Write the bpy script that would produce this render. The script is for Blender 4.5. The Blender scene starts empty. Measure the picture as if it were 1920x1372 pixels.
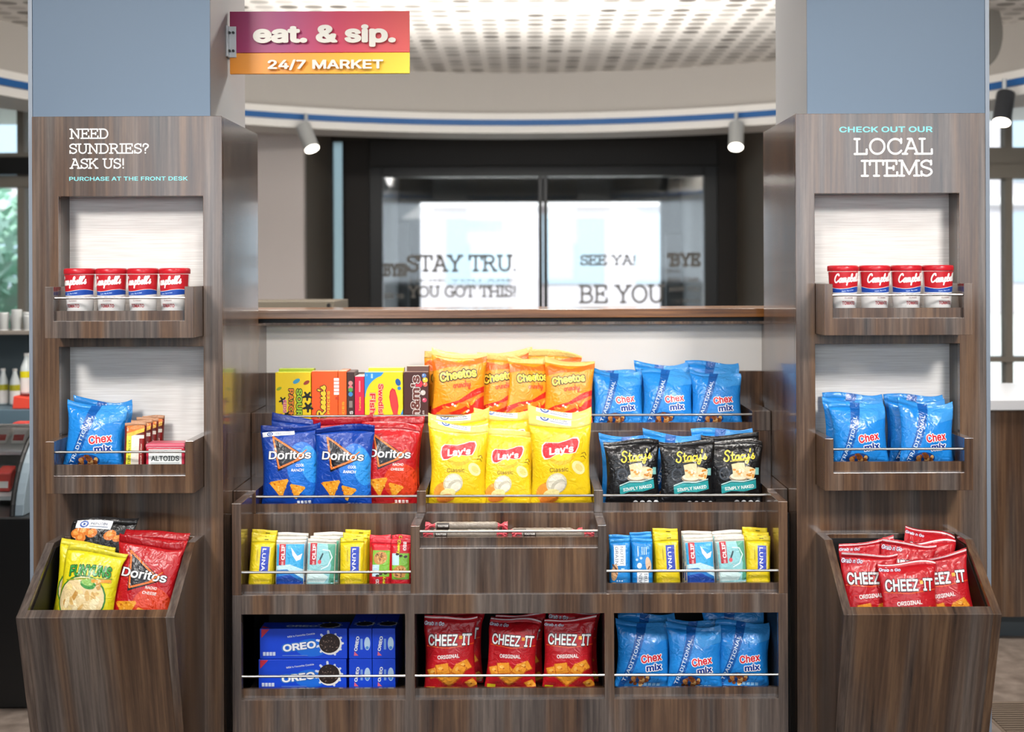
import bpy, bmesh, math, random, os
import numpy as np
from mathutils import Vector, Matrix

# ---------------------------------------------------------------- camera
F = 2480.0                      # focal length in pixels of the 1920 px wide frame
VX, VY, CZ = 984.0, 508.0, 1.4  # principal point and eye height
ROLL = math.radians(0.22)
S = bpy.context.scene
COL = S.collection
camd = bpy.data.cameras.new('camera')
cam = bpy.data.objects.new('camera', camd)
COL.objects.link(cam)
S.camera = cam
camd.sensor_width = 36.0
camd.lens = F / 1920 * 36.0
camd.clip_start = 0.05
camd.clip_end = 200
cr, sr = math.cos(ROLL), math.sin(ROLL)
camd.shift_x = (960 - VX) / 1920
camd.shift_y = -(686 - VY) / 1920
cam.location = (0, 0, CZ)
cam.rotation_euler = (math.radians(90), ROLL, 0)
camd.dof.use_dof = True
camd.dof.focus_distance = 3.22
camd.dof.aperture_fstop = 3.6


def P(px, py, Y):
    """world point seen at pixel (px, py) on the plane at distance Y"""
    dx, dy = px - VX, py - VY
    ux = dx * cr - dy * sr
    uy = dx * sr + dy * cr
    return Vector((ux / F * Y, Y, CZ - uy / F * Y))


def XA(px, Y):
    return (px - VX) / F * Y


def ZA(py, Y):
    return CZ - (py - VY) / F * Y


# ---------------------------------------------------------------- sky, lights, exposure
S.view_settings.view_transform = 'Standard'
S.view_settings.look = 'None'
S.view_settings.gamma = 1.0
S.view_settings.use_curve_mapping = False
S.view_settings.exposure = 0.0
W = bpy.data.worlds.new('daylight')
S.world = W
W.use_nodes = True
bgn = W.node_tree.nodes['Background']
bgn.inputs['Color'].default_value = (0.83, 0.92, 1.0, 1)
bgn.inputs['Strength'].default_value = 3.6


def area(name, loc, tgt, sx, sy, power, color, spread=180):
    l = bpy.data.lights.new(name, 'AREA')
    l.shape = 'RECTANGLE'
    l.size, l.size_y = sx, sy
    l.energy = power
    l.color = color
    l.spread = math.radians(spread)
    o = bpy.data.objects.new(name, l)
    COL.objects.link(o)
    o.location = loc
    d = Vector(tgt) - Vector(loc)
    o.rotation_euler = d.to_track_quat('-Z', 'Y').to_euler()
    return o


def spot(name, loc, tgt, power, color, deg, blend=0.6, rad=0.04):
    l = bpy.data.lights.new(name, 'SPOT')
    l.energy = power
    l.color = color
    l.spot_size = math.radians(deg)
    l.spot_blend = blend
    l.shadow_soft_size = rad
    o = bpy.data.objects.new(name, l)
    COL.objects.link(o)
    o.location = loc
    d = Vector(tgt) - Vector(loc)
    o.rotation_euler = d.to_track_quat('-Z', 'Y').to_euler()
    return o


# daylight through the lobby windows behind the photographer
area('window_daylight', (0.3, -2.9, 2.1), (0.0, 3.2, 1.3), 5.5, 1.3, 24, (0.80, 0.90, 1.0))
# ceiling lamps in front of the towers and the market unit (out of frame above)
for lx in (-1.75, 1.65):
    area('ceiling_downlight', (lx, 0.9, 2.75), (lx * .58, 3.2, 1.15), 0.55, 0.4, 11.2, (1.0, 0.96, 0.92), 70)
for lx in (-0.3, 0.2):
    area('ceiling_downlight', (lx, 2.1, 2.75), (lx, 3.5, 0.8), 0.24, 0.24, 4.6, (1.0, 0.94, 0.86), 90)
area('back_wall_fill', (0.0, 4.6, 2.74), (0.0, 5.4, 0.0), 2.4, 0.7, 150, (1.0, 0.96, 0.9))  # unseen fill added behind the unit to brighten the back wall
# unseen uplight added below the round ceiling recess; lights over the side counters
area('recess_fill_light', (0.0, 6.2, 2.1), (0.0, 6.3, 3.0), 2.6, 2.6, 76, (1.0, 0.96, 0.9))
area('counter_light', (2.3, 4.6, 2.7), (2.3, 5.0, 0.0), 0.8, 0.8, 45, (1.0, 0.95, 0.88))
area('case_light', (-2.0, 4.3, 2.6), (-1.9, 4.8, 0.5), 0.6, 0.6, 30, (1.0, 0.97, 0.93))
sun = bpy.data.lights.new('sun', 'SUN')
sun.energy = 6.0
sun.angle = math.radians(1.5)
sun.color = (1.0, 0.96, 0.9)
suno = bpy.data.objects.new('sun', sun)
COL.objects.link(suno)
suno.rotation_euler = Vector((0.25, 0.62, -0.75)).to_track_quat('-Z', 'Y').to_euler()


# ---------------------------------------------------------------- helpers
def lin(h):
    h = h.lstrip('#')
    out = []
    for i in (0, 2, 4):
        c = int(h[i:i + 2], 16) / 255
        out.append(c / 12.92 if c <= 0.04045 else ((c + 0.055) / 1.055) ** 2.4)
    return (*out, 1.0)


_M = {}


def mat(name, color, rough=0.5, metal=0.0, spec=0.5, emit=0.0, alpha=1.0, trans=0.0):
    key = (name, color, rough, metal, spec, emit, trans)
    if key in _M:
        return _M[key]
    m = bpy.data.materials.new(name)
    m.use_nodes = True
    b = m.node_tree.nodes['Principled BSDF']
    b.inputs['Base Color'].default_value = lin(color)
    b.inputs['Roughness'].default_value = rough
    b.inputs['Metallic'].default_value = metal
    b.inputs['Specular IOR Level'].default_value = spec
    if trans:
        b.inputs['Transmission Weight'].default_value = trans
    if emit:
        b.inputs['Emission Color'].default_value = lin(color)
        b.inputs['Emission Strength'].default_value = emit
    m.diffuse_color = lin(color)
    _M[key] = m
    return m


def nodes_of(m):
    nt = m.node_tree
    return nt, nt.nodes, nt.links, nt.nodes['Principled BSDF']


def foil(color, rough=0.3):
    """glossy printed plastic film with fine crinkles"""
    key = ('foil', color, rough)
    if key in _M:
        return _M[key]
    m = bpy.data.materials.new('film_' + color.strip('#'))
    m.use_nodes = True
    nt, N, L, b = nodes_of(m)
    b.inputs['Base Color'].default_value = lin(color)
    b.inputs['Roughness'].default_value = rough
    tc = N.new('ShaderNodeTexCoord')
    n1 = N.new('ShaderNodeTexNoise')
    n1.inputs['Scale'].default_value = 55
    n1.inputs['Detail'].default_value = 2
    n1.inputs['Distortion'].default_value = 1.2
    bp = N.new('ShaderNodeBump')
    bp.inputs['Strength'].default_value = 0.5
    bp.inputs['Distance'].default_value = 0.006
    L.new(tc.outputs['Object'], n1.inputs['Vector'])
    L.new(n1.outputs['Fac'], bp.inputs['Height'])
    L.new(bp.outputs['Normal'], b.inputs['Normal'])
    m.diffuse_color = lin(color)
    _M[key] = m
    return m


def card(color):
    return mat('card_' + color.strip('#'), color, 0.35)


def wood(name, c_dark, c_mid, c_light, rough=0.36, axis='Z', scale=1.0, yk=1.0):
    key = ('wood', name)
    if key in _M:
        return _M[key]
    m = bpy.data.materials.new(name)
    m.use_nodes = True
    nt, N, L, b = nodes_of(m)
    tc = N.new('ShaderNodeTexCoord')
    oi = N.new('ShaderNodeObjectInfo')
    mul = N.new('ShaderNodeMath'); mul.operation = 'MULTIPLY'; mul.inputs[1].default_value = 23.0
    L.new(oi.outputs['Random'], mul.inputs[0])
    add = N.new('ShaderNodeVectorMath'); add.operation = 'ADD'
    L.new(tc.outputs['Object'], add.inputs[0])
    L.new(mul.outputs[0], add.inputs[1])

    def streak(a, along, detail, dist):
        mp = N.new('ShaderNodeMapping')
        sc = [a, a, a]
        sc['XYZ'.index(axis)] = along
        sc[1] *= yk
        mp.inputs['Scale'].default_value = [v * scale for v in sc]
        L.new(add.outputs[0], mp.inputs['Vector'])
        n = N.new('ShaderNodeTexNoise')
        n.inputs['Scale'].default_value = 1.0
        n.inputs['Detail'].default_value = detail
        n.inputs['Distortion'].default_value = dist
        L.new(mp.outputs['Vector'], n.inputs['Vector'])
        return n
    big = streak(22, 1.3, 3, 0.6)
    fine = streak(150, 4.0, 3, 0.2)
    weave = streak(420, 60.0, 1, 0.0)
    mx = N.new('ShaderNodeMix'); mx.data_type = 'FLOAT'; mx.inputs[0].default_value = 0.42
    L.new(big.outputs['Fac'], mx.inputs[2]); L.new(fine.outputs['Fac'], mx.inputs[3])
    mx2 = N.new('ShaderNodeMix'); mx2.data_type = 'FLOAT'; mx2.inputs[0].default_value = 0.06
    L.new(mx.outputs[0], mx2.inputs[2]); L.new(weave.outputs['Fac'], mx2.inputs[3])
    cr_ = N.new('ShaderNodeValToRGB')
    e = cr_.color_ramp.elements
    e[0].position, e[0].color = 0.33, lin(c_dark)
    e[1].position, e[1].color = 0.68, lin(c_light)
    em = cr_.color_ramp.elements.new(0.5); em.color = lin(c_mid)
    L.new(mx2.outputs[0], cr_.inputs['Fac'])
    # some strips of the veneer are greyer than others
    hue = streak(13, .7, 2, 0.3)
    hr = N.new('ShaderNodeMapRange'); hr.inputs[1].default_value = .46; hr.inputs[2].default_value = .62
    L.new(hue.outputs['Fac'], hr.inputs[0])
    hs_ = N.new('ShaderNodeHueSaturation'); hs_.inputs['Saturation'].default_value = .5; hs_.inputs['Value'].default_value = 1.05
    L.new(cr_.outputs['Color'], hs_.inputs['Color'])
    mc = N.new('ShaderNodeMix'); mc.data_type = 'RGBA'
    L.new(hr.outputs[0], mc.inputs[0]); L.new(cr_.outputs['Color'], mc.inputs[6]); L.new(hs_.outputs['Color'], mc.inputs[7])
    L.new(mc.outputs[2], b.inputs['Base Color'])
    b.inputs['Roughness'].default_value = rough
    b.inputs['Specular IOR Level'].default_value = 0.5
    b.inputs['Coat Weight'].default_value = 0.7
    b.inputs['Coat Roughness'].default_value = 0.09
    bp = N.new('ShaderNodeBump'); bp.inputs['Strength'].default_value = 0.05; bp.inputs['Distance'].default_value = 0.001
    L.new(fine.outputs['Fac'], bp.inputs['Height']); L.new(bp.outputs['Normal'], b.inputs['Normal'])
    m.diffuse_color = lin(c_mid)
    _M[key] = m
    return m


def new_mesh(name, verts, faces, mats, idx=None, smooth=False):
    me = bpy.data.meshes.new(name)
    me.from_pydata([tuple(v) for v in verts], [], faces)
    for m in (mats if isinstance(mats, (list, tuple)) else [mats]):
        me.materials.append(m)
    if idx is not None:
        me.polygons.foreach_set('material_index', idx)
    if smooth:
        me.polygons.foreach_set('use_smooth', [True] * len(me.polygons))
    me.update()
    return me


def link(name, me, parent=None, bevel=0.0):
    o = bpy.data.objects.new(name, me)
    COL.objects.link(o)
    if parent is not None:
        o.parent = parent
        # geometry is given in world coordinates for furniture parts
    if bevel:
        md = o.modifiers.new('edge', 'BEVEL')
        md.width = bevel
        md.segments = 2
        md.limit_method = 'ANGLE'
        md.angle_limit = math.radians(40)
    return o


def obj(name, bm, m, parent=None, bevel=0.0, smooth=False):
    """one mesh object from a bmesh in WORLD coordinates, kept there under its parent"""
    me = bpy.data.meshes.new(name)
    bmesh.ops.recalc_face_normals(bm, faces=bm.faces[:])
    if parent is not None:
        bmesh.ops.translate(bm, verts=bm.verts[:], vec=-wloc(parent))
    bm.to_mesh(me)
    bm.free()
    for x in (m if isinstance(m, (list, tuple)) else [m]):
        me.materials.append(x)
    if smooth:
        for p in me.polygons:
            p.use_smooth = True
    return link(name, me, parent, bevel)


def wloc(o):
    v = Vector((0, 0, 0))
    while o is not None:
        v = v + o.location
        o = o.parent
    return v


def empty(name, loc, rot=(0, 0, 0)):
    o = bpy.data.objects.new(name, None)
    o.empty_display_size = 0.05
    COL.objects.link(o)
    o.location = loc
    o.rotation_euler = rot
    return o


def tag(o, label, cat, group=None, kind=None):
    o['label'] = label
    o['category'] = cat
    if group:
        o['group'] = group
    if kind:
        o['kind'] = kind
    return o


def struct(name, bm, m, parent=None, bevel=0.0, smooth=False, label=None):
    o = obj(name, bm, m, parent, bevel, smooth)
    if parent is None:
        o['kind'] = 'structure'
        o['category'] = name.split('_')[0]
        if label:
            o['label'] = label
    return o


def bx(bm, x0, x1, y0, y1, z0, z1):
    x0, x1 = min(x0, x1), max(x0, x1)
    y0, y1 = min(y0, y1), max(y0, y1)
    z0, z1 = min(z0, z1), max(z0, z1)
    v = [bm.verts.new(p) for p in ((x0, y0, z0), (x1, y0, z0), (x1, y1, z0), (x0, y1, z0),
                                   (x0, y0, z1), (x1, y0, z1), (x1, y1, z1), (x0, y1, z1))]
    for f in ((0, 3, 2, 1), (4, 5, 6, 7), (0, 1, 5, 4), (1, 2, 6, 5), (2, 3, 7, 6), (3, 0, 4, 7)):
        bm.faces.new([v[i] for i in f])
    return bm


def box(*a):
    return bx(bmesh.new(), *a)


def plate(xs, zs, full, y0, y1, bm=None):
    """upright board in the XZ plane, cells (i, j) filled where full(i, j); closed, without inner seams"""
    bm = bm or bmesh.new()
    c = {}

    def V(i, j, k):
        if (i, j, k) not in c:
            c[(i, j, k)] = bm.verts.new((xs[i], (y0, y1)[k], zs[j]))
        return c[(i, j, k)]
    nx, nz = len(xs) - 1, len(zs) - 1
    on = {(i, j) for i in range(nx) for j in range(nz) if full(i, j)}
    for (i, j) in on:
        bm.faces.new([V(i, j, 0), V(i + 1, j, 0), V(i + 1, j + 1, 0), V(i, j + 1, 0)])
        bm.faces.new([V(i, j, 1), V(i, j + 1, 1), V(i + 1, j + 1, 1), V(i + 1, j, 1)])
        for (di, dj, a, b) in ((-1, 0, (i, j), (i, j + 1)), (1, 0, (i + 1, j), (i + 1, j + 1)),
                               (0, -1, (i, j), (i + 1, j)), (0, 1, (i, j + 1), (i + 1, j + 1))):
            if (i + di, j + dj) not in on:
                bm.faces.new([V(*a, 0), V(*b, 0), V(*b, 1), V(*a, 1)])
    return bm


def prism(pts, axis, a0, a1, bm=None):
    """extrude a polygon; axis 'X': pts are (y, z); 'Y': (x, z); 'Z': (x, y)"""
    bm = bm or bmesh.new()

    def mk(p, a):
        return {'X': (a, p[0], p[1]), 'Y': (p[0], a, p[1]), 'Z': (p[0], p[1], a)}[axis]
    A = [bm.verts.new(mk(p, a0)) for p in pts]
    B = [bm.verts.new(mk(p, a1)) for p in pts]
    bm.faces.new(A)
    bm.faces.new(B[::-1])
    n = len(pts)
    for i in range(n):
        bm.faces.new([A[i], B[i], B[(i + 1) % n], A[(i + 1) % n]])
    return bm


def tube(p0, p1, r, bm=None, n=12, r1=None):
    bm = bm or bmesh.new()
    p0, p1 = Vector(p0), Vector(p1)
    d = (p1 - p0).normalized()
    q = d.to_track_quat('Z', 'Y')
    r1 = r if r1 is None else r1
    A, B = [], []
    for i in range(n):
        a = 2 * math.pi * i / n
        w = q @ Vector((math.cos(a), math.sin(a), 0))
        A.append(bm.verts.new(p0 + w * r))
        B.append(bm.verts.new(p1 + w * r1))
    bm.faces.new(A[::-1]); bm.faces.new(B)
    for i in range(n):
        bm.faces.new([A[i], A[(i + 1) % n], B[(i + 1) % n], B[i]])
    return bm


def lathe(prof, c, bm=None, n=32, cap=True):
    """revolve (r, z) about the vertical through c"""
    bm = bm or bmesh.new()
    rings = []
    for (r, z) in prof:
        rings.append([bm.verts.new((c[0] + r * math.cos(2 * math.pi * i / n), c[1] + r * math.sin(2 * math.pi * i / n), c[2] + z)) for i in range(n)])
    for a, b in zip(rings, rings[1:]):
        for i in range(n):
            bm.faces.new([a[i], a[(i + 1) % n], b[(i + 1) % n], b[i]])
    if cap:
        bm.faces.new(rings[0][::-1]); bm.faces.new(rings[-1])
    return bm


# ---------------------------------------------------------------- materials
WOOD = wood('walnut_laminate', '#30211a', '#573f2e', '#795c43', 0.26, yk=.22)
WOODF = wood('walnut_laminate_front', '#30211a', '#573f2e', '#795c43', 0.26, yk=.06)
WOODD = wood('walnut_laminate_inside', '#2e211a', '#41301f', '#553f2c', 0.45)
COUNTERWOOD = wood('counter_wood', '#5a3208', '#8a5418', '#a36c26', 0.35, axis='X')
BLACK = mat('plain_black', '#0b0a0a', 0.5)
STEEL = mat('brushed_steel', '#c9c5c0', 0.28, 1.0)
COLUMN_BLUE = mat('column_blue_grey', '#677b90', 0.55)
COLUMN_GREY = mat('column_warm_grey', '#969799', 0.6)
TRIM = mat('pale_trim', '#8b95a2', 0.4)
DARK = mat('dark_bronze_frame', '#17140f', 0.35)
DARK2 = mat('dark_taupe_wall', '#3a342e', 0.6)
WHITE = mat('white_paint', '#e9e6e1', 0.55)
BULK = mat('bulkhead_paint', '#b7b2ac', 0.6)
WHITEINK = mat('white_vinyl', '#f4f2ee', 0.45)
CYANINK = mat('aqua_vinyl', '#7fd8dc', 0.45)


def linen():
    m = mat('pale_linen_laminate', '#cfcac4', 0.55)
    nt, N, L, b = nodes_of(m)
    tc = N.new('ShaderNodeTexCoord')
    mp = N.new('ShaderNodeMapping'); mp.inputs['Scale'].default_value = (9, 9, 330)
    n = N.new('ShaderNodeTexNoise'); n.inputs['Scale'].default_value = 1; n.inputs['Detail'].default_value = 3
    r = N.new('ShaderNodeValToRGB')
    r.color_ramp.elements[0].position = 0.3; r.color_ramp.elements[0].color = lin('#d2cdc8')
    r.color_ramp.elements[1].position = 0.7; r.color_ramp.elements[1].color = lin('#eae7e3')
    L.new(tc.outputs['Object'], mp.inputs['Vector']); L.new(mp.outputs['Vector'], n.inputs['Vector'])
    L.new(n.outputs['Fac'], r.inputs['Fac']); L.new(r.outputs['Color'], b.inputs['Base Color'])
    return m


LINEN = linen()
# ---------------------------------------------------------------- lettering
_fonts = {}


def font(kind):
    if kind == 'inter':
        if 'inter' not in _fonts:
            f = None
            try:
                d = os.path.join(bpy.utils.resource_path('LOCAL'), 'datafiles', 'fonts', 'Inter.woff2')
                if os.path.exists(d):
                    f = bpy.data.fonts.load(d)
            except Exception:
                f = None
            _fonts['inter'] = f
        return _fonts['inter']
    return None


_tc = {}


def union_fill(polys, again=True):
    """polys: list of (points, weight); everything with a positive winding sum becomes one flat patchwork without overlaps"""
    from mathutils.geometry import delaunay_2d_cdt
    co, fs, wt = [], [], []
    for pts, w in polys:
        ar = sum(a[0] * b[1] - b[0] * a[1] for a, b in zip(pts, pts[1:] + pts[:1]))
        if abs(ar) < 1e-12:
            continue
        if ar < 0:
            pts = pts[::-1]
        fs.append(list(range(len(co), len(co) + len(pts))))
        co += [Vector((p[0], p[1])) for p in pts]
        wt.append(w)
    v, e, f, ov, oe, of = delaunay_2d_cdt(co, [], fs, 0, 1e-6)
    keep = [tuple(q) for q, o in zip(f, of) if sum(wt[i] for i in o) > 0]
    if again and keep:
        ed = {(q[i], q[(i + 1) % len(q)]) for q in keep for i in range(len(q))}
        nxt = {}
        for a, b in sorted(ed):
            if (b, a) not in ed:
                nxt.setdefault(a, []).append(b)
        loops = []
        for st_ in sorted(nxt):
            while nxt.get(st_):
                lp, cur = [], st_
                while nxt.get(cur):
                    lp.append(cur)
                    cur = nxt[cur].pop()
                    if cur == st_:
                        break
                if len(lp) > 2:
                    pts = [(v[i][0], v[i][1]) for i in lp]
                    a2 = sum(p[0] * q[1] - q[0] * p[1] for p, q in zip(pts, pts[1:] + pts[:1]))
                    loops.append((pts, 1 if a2 > 0 else -1))
        return union_fill(loops, False)
    return np.array([(p[0], p[1]) for p in v]), keep


def stroke_polys(lines, w, K=8):
    out = []
    for ln in lines:
        for (a, b) in zip(ln, ln[1:]):
            dx, dy = b[0] - a[0], b[1] - a[1]
            d = math.hypot(dx, dy)
            if d < 1e-9:
                continue
            nx, ny = -dy / d * w / 2, dx / d * w / 2
            out.append(([(a[0] + nx, a[1] + ny), (a[0] - nx, a[1] - ny), (b[0] - nx, b[1] - ny), (b[0] + nx, b[1] + ny)], 100))
        m = len(ln)
        closed = m > 3 and math.hypot(ln[0][0] - ln[-1][0], ln[0][1] - ln[-1][1]) < 1e-9
        for i, p in enumerate(ln):
            if 0 < i < m - 1 or closed:
                a, b = (ln[i - 1], ln[i + 1]) if 0 < i < m - 1 else (ln[-2], ln[1])
                d1, d2 = math.atan2(p[1] - a[1], p[0] - a[0]), math.atan2(b[1] - p[1], b[0] - p[0])
                if abs((d2 - d1 + math.pi) % (2 * math.pi) - math.pi) < .12:
                    continue
            out.append(([(p[0] + w / 2 * math.cos(2 * math.pi * (k + .5) / K), p[1] + w / 2 * math.sin(2 * math.pi * (k + .5) / K)) for k in range(K)], 100))
    return out


def text_geo(s, bold=0.0, kind='inter'):
    """flat text with cap height 1: outlines of the font, thickened all round by bold"""
    key = (s, bold, kind)
    if key in _tc:
        return _tc[key]
    ck = ('contours', s, kind)
    if ck not in _tc:
        c = bpy.data.curves.new('t', 'FONT')
        c.body = s
        f = font(kind)
        if f:
            c.font = f
        c.size = 1.0
        o = bpy.data.objects.new('t', c)
        COL.objects.link(o)
        dg = bpy.context.evaluated_depsgraph_get()
        dg.update()
        cu = o.evaluated_get(dg).to_curve(dg)
        cap = 0.727 if f else 0.70
        cons = []
        for sp in cu.splines:
            pts = []
            if sp.type == 'BEZIER':
                bp = sp.bezier_points
                n = len(bp)
                for i in range(n):
                    a, b = bp[i], bp[(i + 1) % n]
                    p0, p1, p2, p3 = a.co, a.handle_right, b.handle_left, b.co
                    straight = (p1 - p0).cross(p3 - p0).length < 1e-5 and (p2 - p0).cross(p3 - p0).length < 1e-5
                    for k in range(1 if straight else 4):
                        t = k / 4
                        q = p0 * (1 - t) ** 3 + p1 * 3 * t * (1 - t) ** 2 + p2 * 3 * t * t * (1 - t) + p3 * t ** 3
                        pts.append((q.x / cap, q.y / cap))
            else:
                pts = [(p.co.x / cap, p.co.y / cap) for p in sp.points]
            if len(pts) > 2:
                cons.append(pts)
        o.to_curve_clear() if hasattr(o, 'to_curve_clear') else None
        bpy.data.objects.remove(o)
        bpy.data.curves.remove(c)
        _tc[ck] = cons
    cons = _tc[ck]
    area_ = lambda p: sum(a[0] * b[1] - b[0] * a[1] for a, b in zip(p, p[1:] + p[:1])) / 2
    ar = [area_(p) for p in cons]
    main = 1 if max(ar, key=abs) > 0 else -1
    polys = [(p, 1 if a * main > 0 else -1) for p, a in zip(cons, ar)]
    if bold > 0:
        polys += stroke_polys([p + [p[0]] for p in cons], 2 * bold, 6)
    _tc[key] = union_fill(polys)
    return _tc[key]


def arc(cx, cy, rx, ry, a0, a1, n=9):
    return [(cx + rx * math.cos(math.radians(a0 + (a1 - a0) * i / n)), cy + ry * math.sin(math.radians(a0 + (a1 - a0) * i / n))) for i in range(n + 1)]


def crom(pts, n=4):
    """smooth curve through points"""
    p = [pts[0]] + list(pts) + [pts[-1]]
    out = []
    for i in range(1, len(p) - 2):
        p0, p1, p2, p3 = p[i - 1], p[i], p[i + 1], p[i + 2]
        for k in range(n):
            t = k / n
            out.append(tuple(0.5 * ((2 * p1[j]) + (-p0[j] + p2[j]) * t + (2 * p0[j] - 5 * p1[j] + 4 * p2[j] - p3[j]) * t * t
                                    + (-p0[j] + 3 * p1[j] - 3 * p2[j] + p3[j]) * t ** 3) for j in (0, 1)))
    out.append(tuple(pts[-1]))
    return out


def hs(x, y, l=0.15, r=0.15):
    return [(x - l, y), (x + r, y)]


# slab serif capitals drawn as strokes, cap height 1: (advance, strokes)
SLAB = {
    'N': (1.02, [[(.16, 0), (.16, 1), (.8, 0), (.8, 1)], hs(.16, 0), hs(.8, 1), hs(.1, 1, .1, .06)]),
    'E': (.86, [[(.16, 0), (.16, 1)], [(.02, 1), (.72, 1), (.72, .78)], [(.02, 0), (.76, 0), (.76, .24)], [(.16, .52), (.55, .52)], [(.55, .4), (.55, .64)]]),
    'D': (.96, [[(.16, 0), (.16, 1)], [(.02, 0), (.45, 0)] + arc(.45, .5, .38, .5, -90, 90) + [(.02, 1)]]),
    'S': (.78, [crom([(.66, .74), (.64, .9), (.38, 1.01), (.12, .86), (.14, .64), (.4, .52), (.64, .4), (.68, .18), (.42, -.01), (.14, .1), (.1, .28)]), [(.66, .74), (.66, 1)], [(.1, 0), (.1, .28)]]),
    'U': (1.0, [[(.17, 1), (.17, .35)] + arc(.49, .34, .32, .34, 180, 360) + [(.81, 1)], hs(.17, 1), hs(.81, 1)]),
    'R': (.94, [[(.16, 0), (.16, 1)], [(.02, 1), (.45, 1)] + arc(.45, .76, .27, .24, 90, -90) + [(.16, .52)], [(.45, .52), (.8, 0)], hs(.16, 0), hs(.8, 0, .1, .12)]),
    'I': (.46, [[(.23, 0), (.23, 1)], hs(.23, 0, .18, .18), hs(.23, 1, .18, .18)]),
    '?': (.66, [crom([(.1, .72), (.14, .92), (.34, 1.01), (.56, .86), (.5, .62), (.32, .48), (.3, .3)]), [(.3, .0), (.3, .04)]]),
    'A': (.98, [[(.12, 0), (.47, 1), (.52, 1), (.86, 0)], [(.26, .36), (.73, .36)], hs(.12, 0, .12, .14), hs(.86, 0, .14, .12), [(.3, 1), (.5, 1)]]),
    'K': (.98, [[(.16, 0), (.16, 1)], [(.78, 1), (.18, .42)], [(.38, .6), (.82, 0)], hs(.16, 0), hs(.16, 1), hs(.78, 1, .14, .1), hs(.82, 0, .14, .1)]),
    '!': (.36, [[(.18, 1), (.18, .34)], [(.18, 0), (.18, .05)]]),
    'L': (.82, [[(.16, 1), (.16, 0)], [(.02, 0), (.72, 0), (.72, .3)], hs(.16, 1)]),
    'O': (1.04, [arc(.52, .5, .42, .5, 90, 450, 22)]),
    'C': (.96, [arc(.53, .5, .42, .5, 35, 325, 18), [(.87, .72), (.87, 1)]]),
    'T': (.9, [[(.45, 0), (.45, 1)], [(.06, .74), (.06, 1), (.84, 1), (.84, .74)], hs(.45, 0)]),
    'M': (1.22, [[(.16, 0), (.18, 1), (.6, .1), (1.02, 1), (1.04, 0)], hs(.16, 0), hs(1.04, 0), hs(.12, 1, .1, .08), hs(1.08, 1, .08, .1)]),
    'Y': (.96, [[(.12, 1), (.48, .48), (.84, 1)], [(.48, .48), (.48, 0)], hs(.12, 1, .12, .13), hs(.84, 1, .13, .12), hs(.48, 0)]),
    'B': (.9, [[(.16, 0), (.16, 1)], [(.02, 1), (.45, 1)] + arc(.45, .765, .25, .235, 90, -90) + [(.16, .53)], [(.45, .53)] + arc(.47, .265, .3, .265, 90, -90) + [(.02, 0)]]),
    'H': (1.04, [[(.16, 0), (.16, 1)], [(.86, 0), (.86, 1)], [(.16, .5), (.86, .5)], hs(.16, 0), hs(.16, 1), hs(.86, 0), hs(.86, 1)]),
    'G': (1.0, [arc(.53, .5, .42, .5, 40, 350, 18), [(.6, .46), (.92, .46)], [(.86, .46), (.86, .02)]]),
    '.': (.3, [[(.14, .02), (.14, .06)]]),
    "'": (.3, [[(.15, 1), (.13, .74)]]),
    'V': (.96, [[(.12, 1), (.48, 0), (.84, 1)], hs(.12, 1, .12, .13), hs(.84, 1, .13, .12)]),
    '-': (.5, [[(.1, .45), (.4, .45)]]),
    ' ': (.42, []),
}
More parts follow.
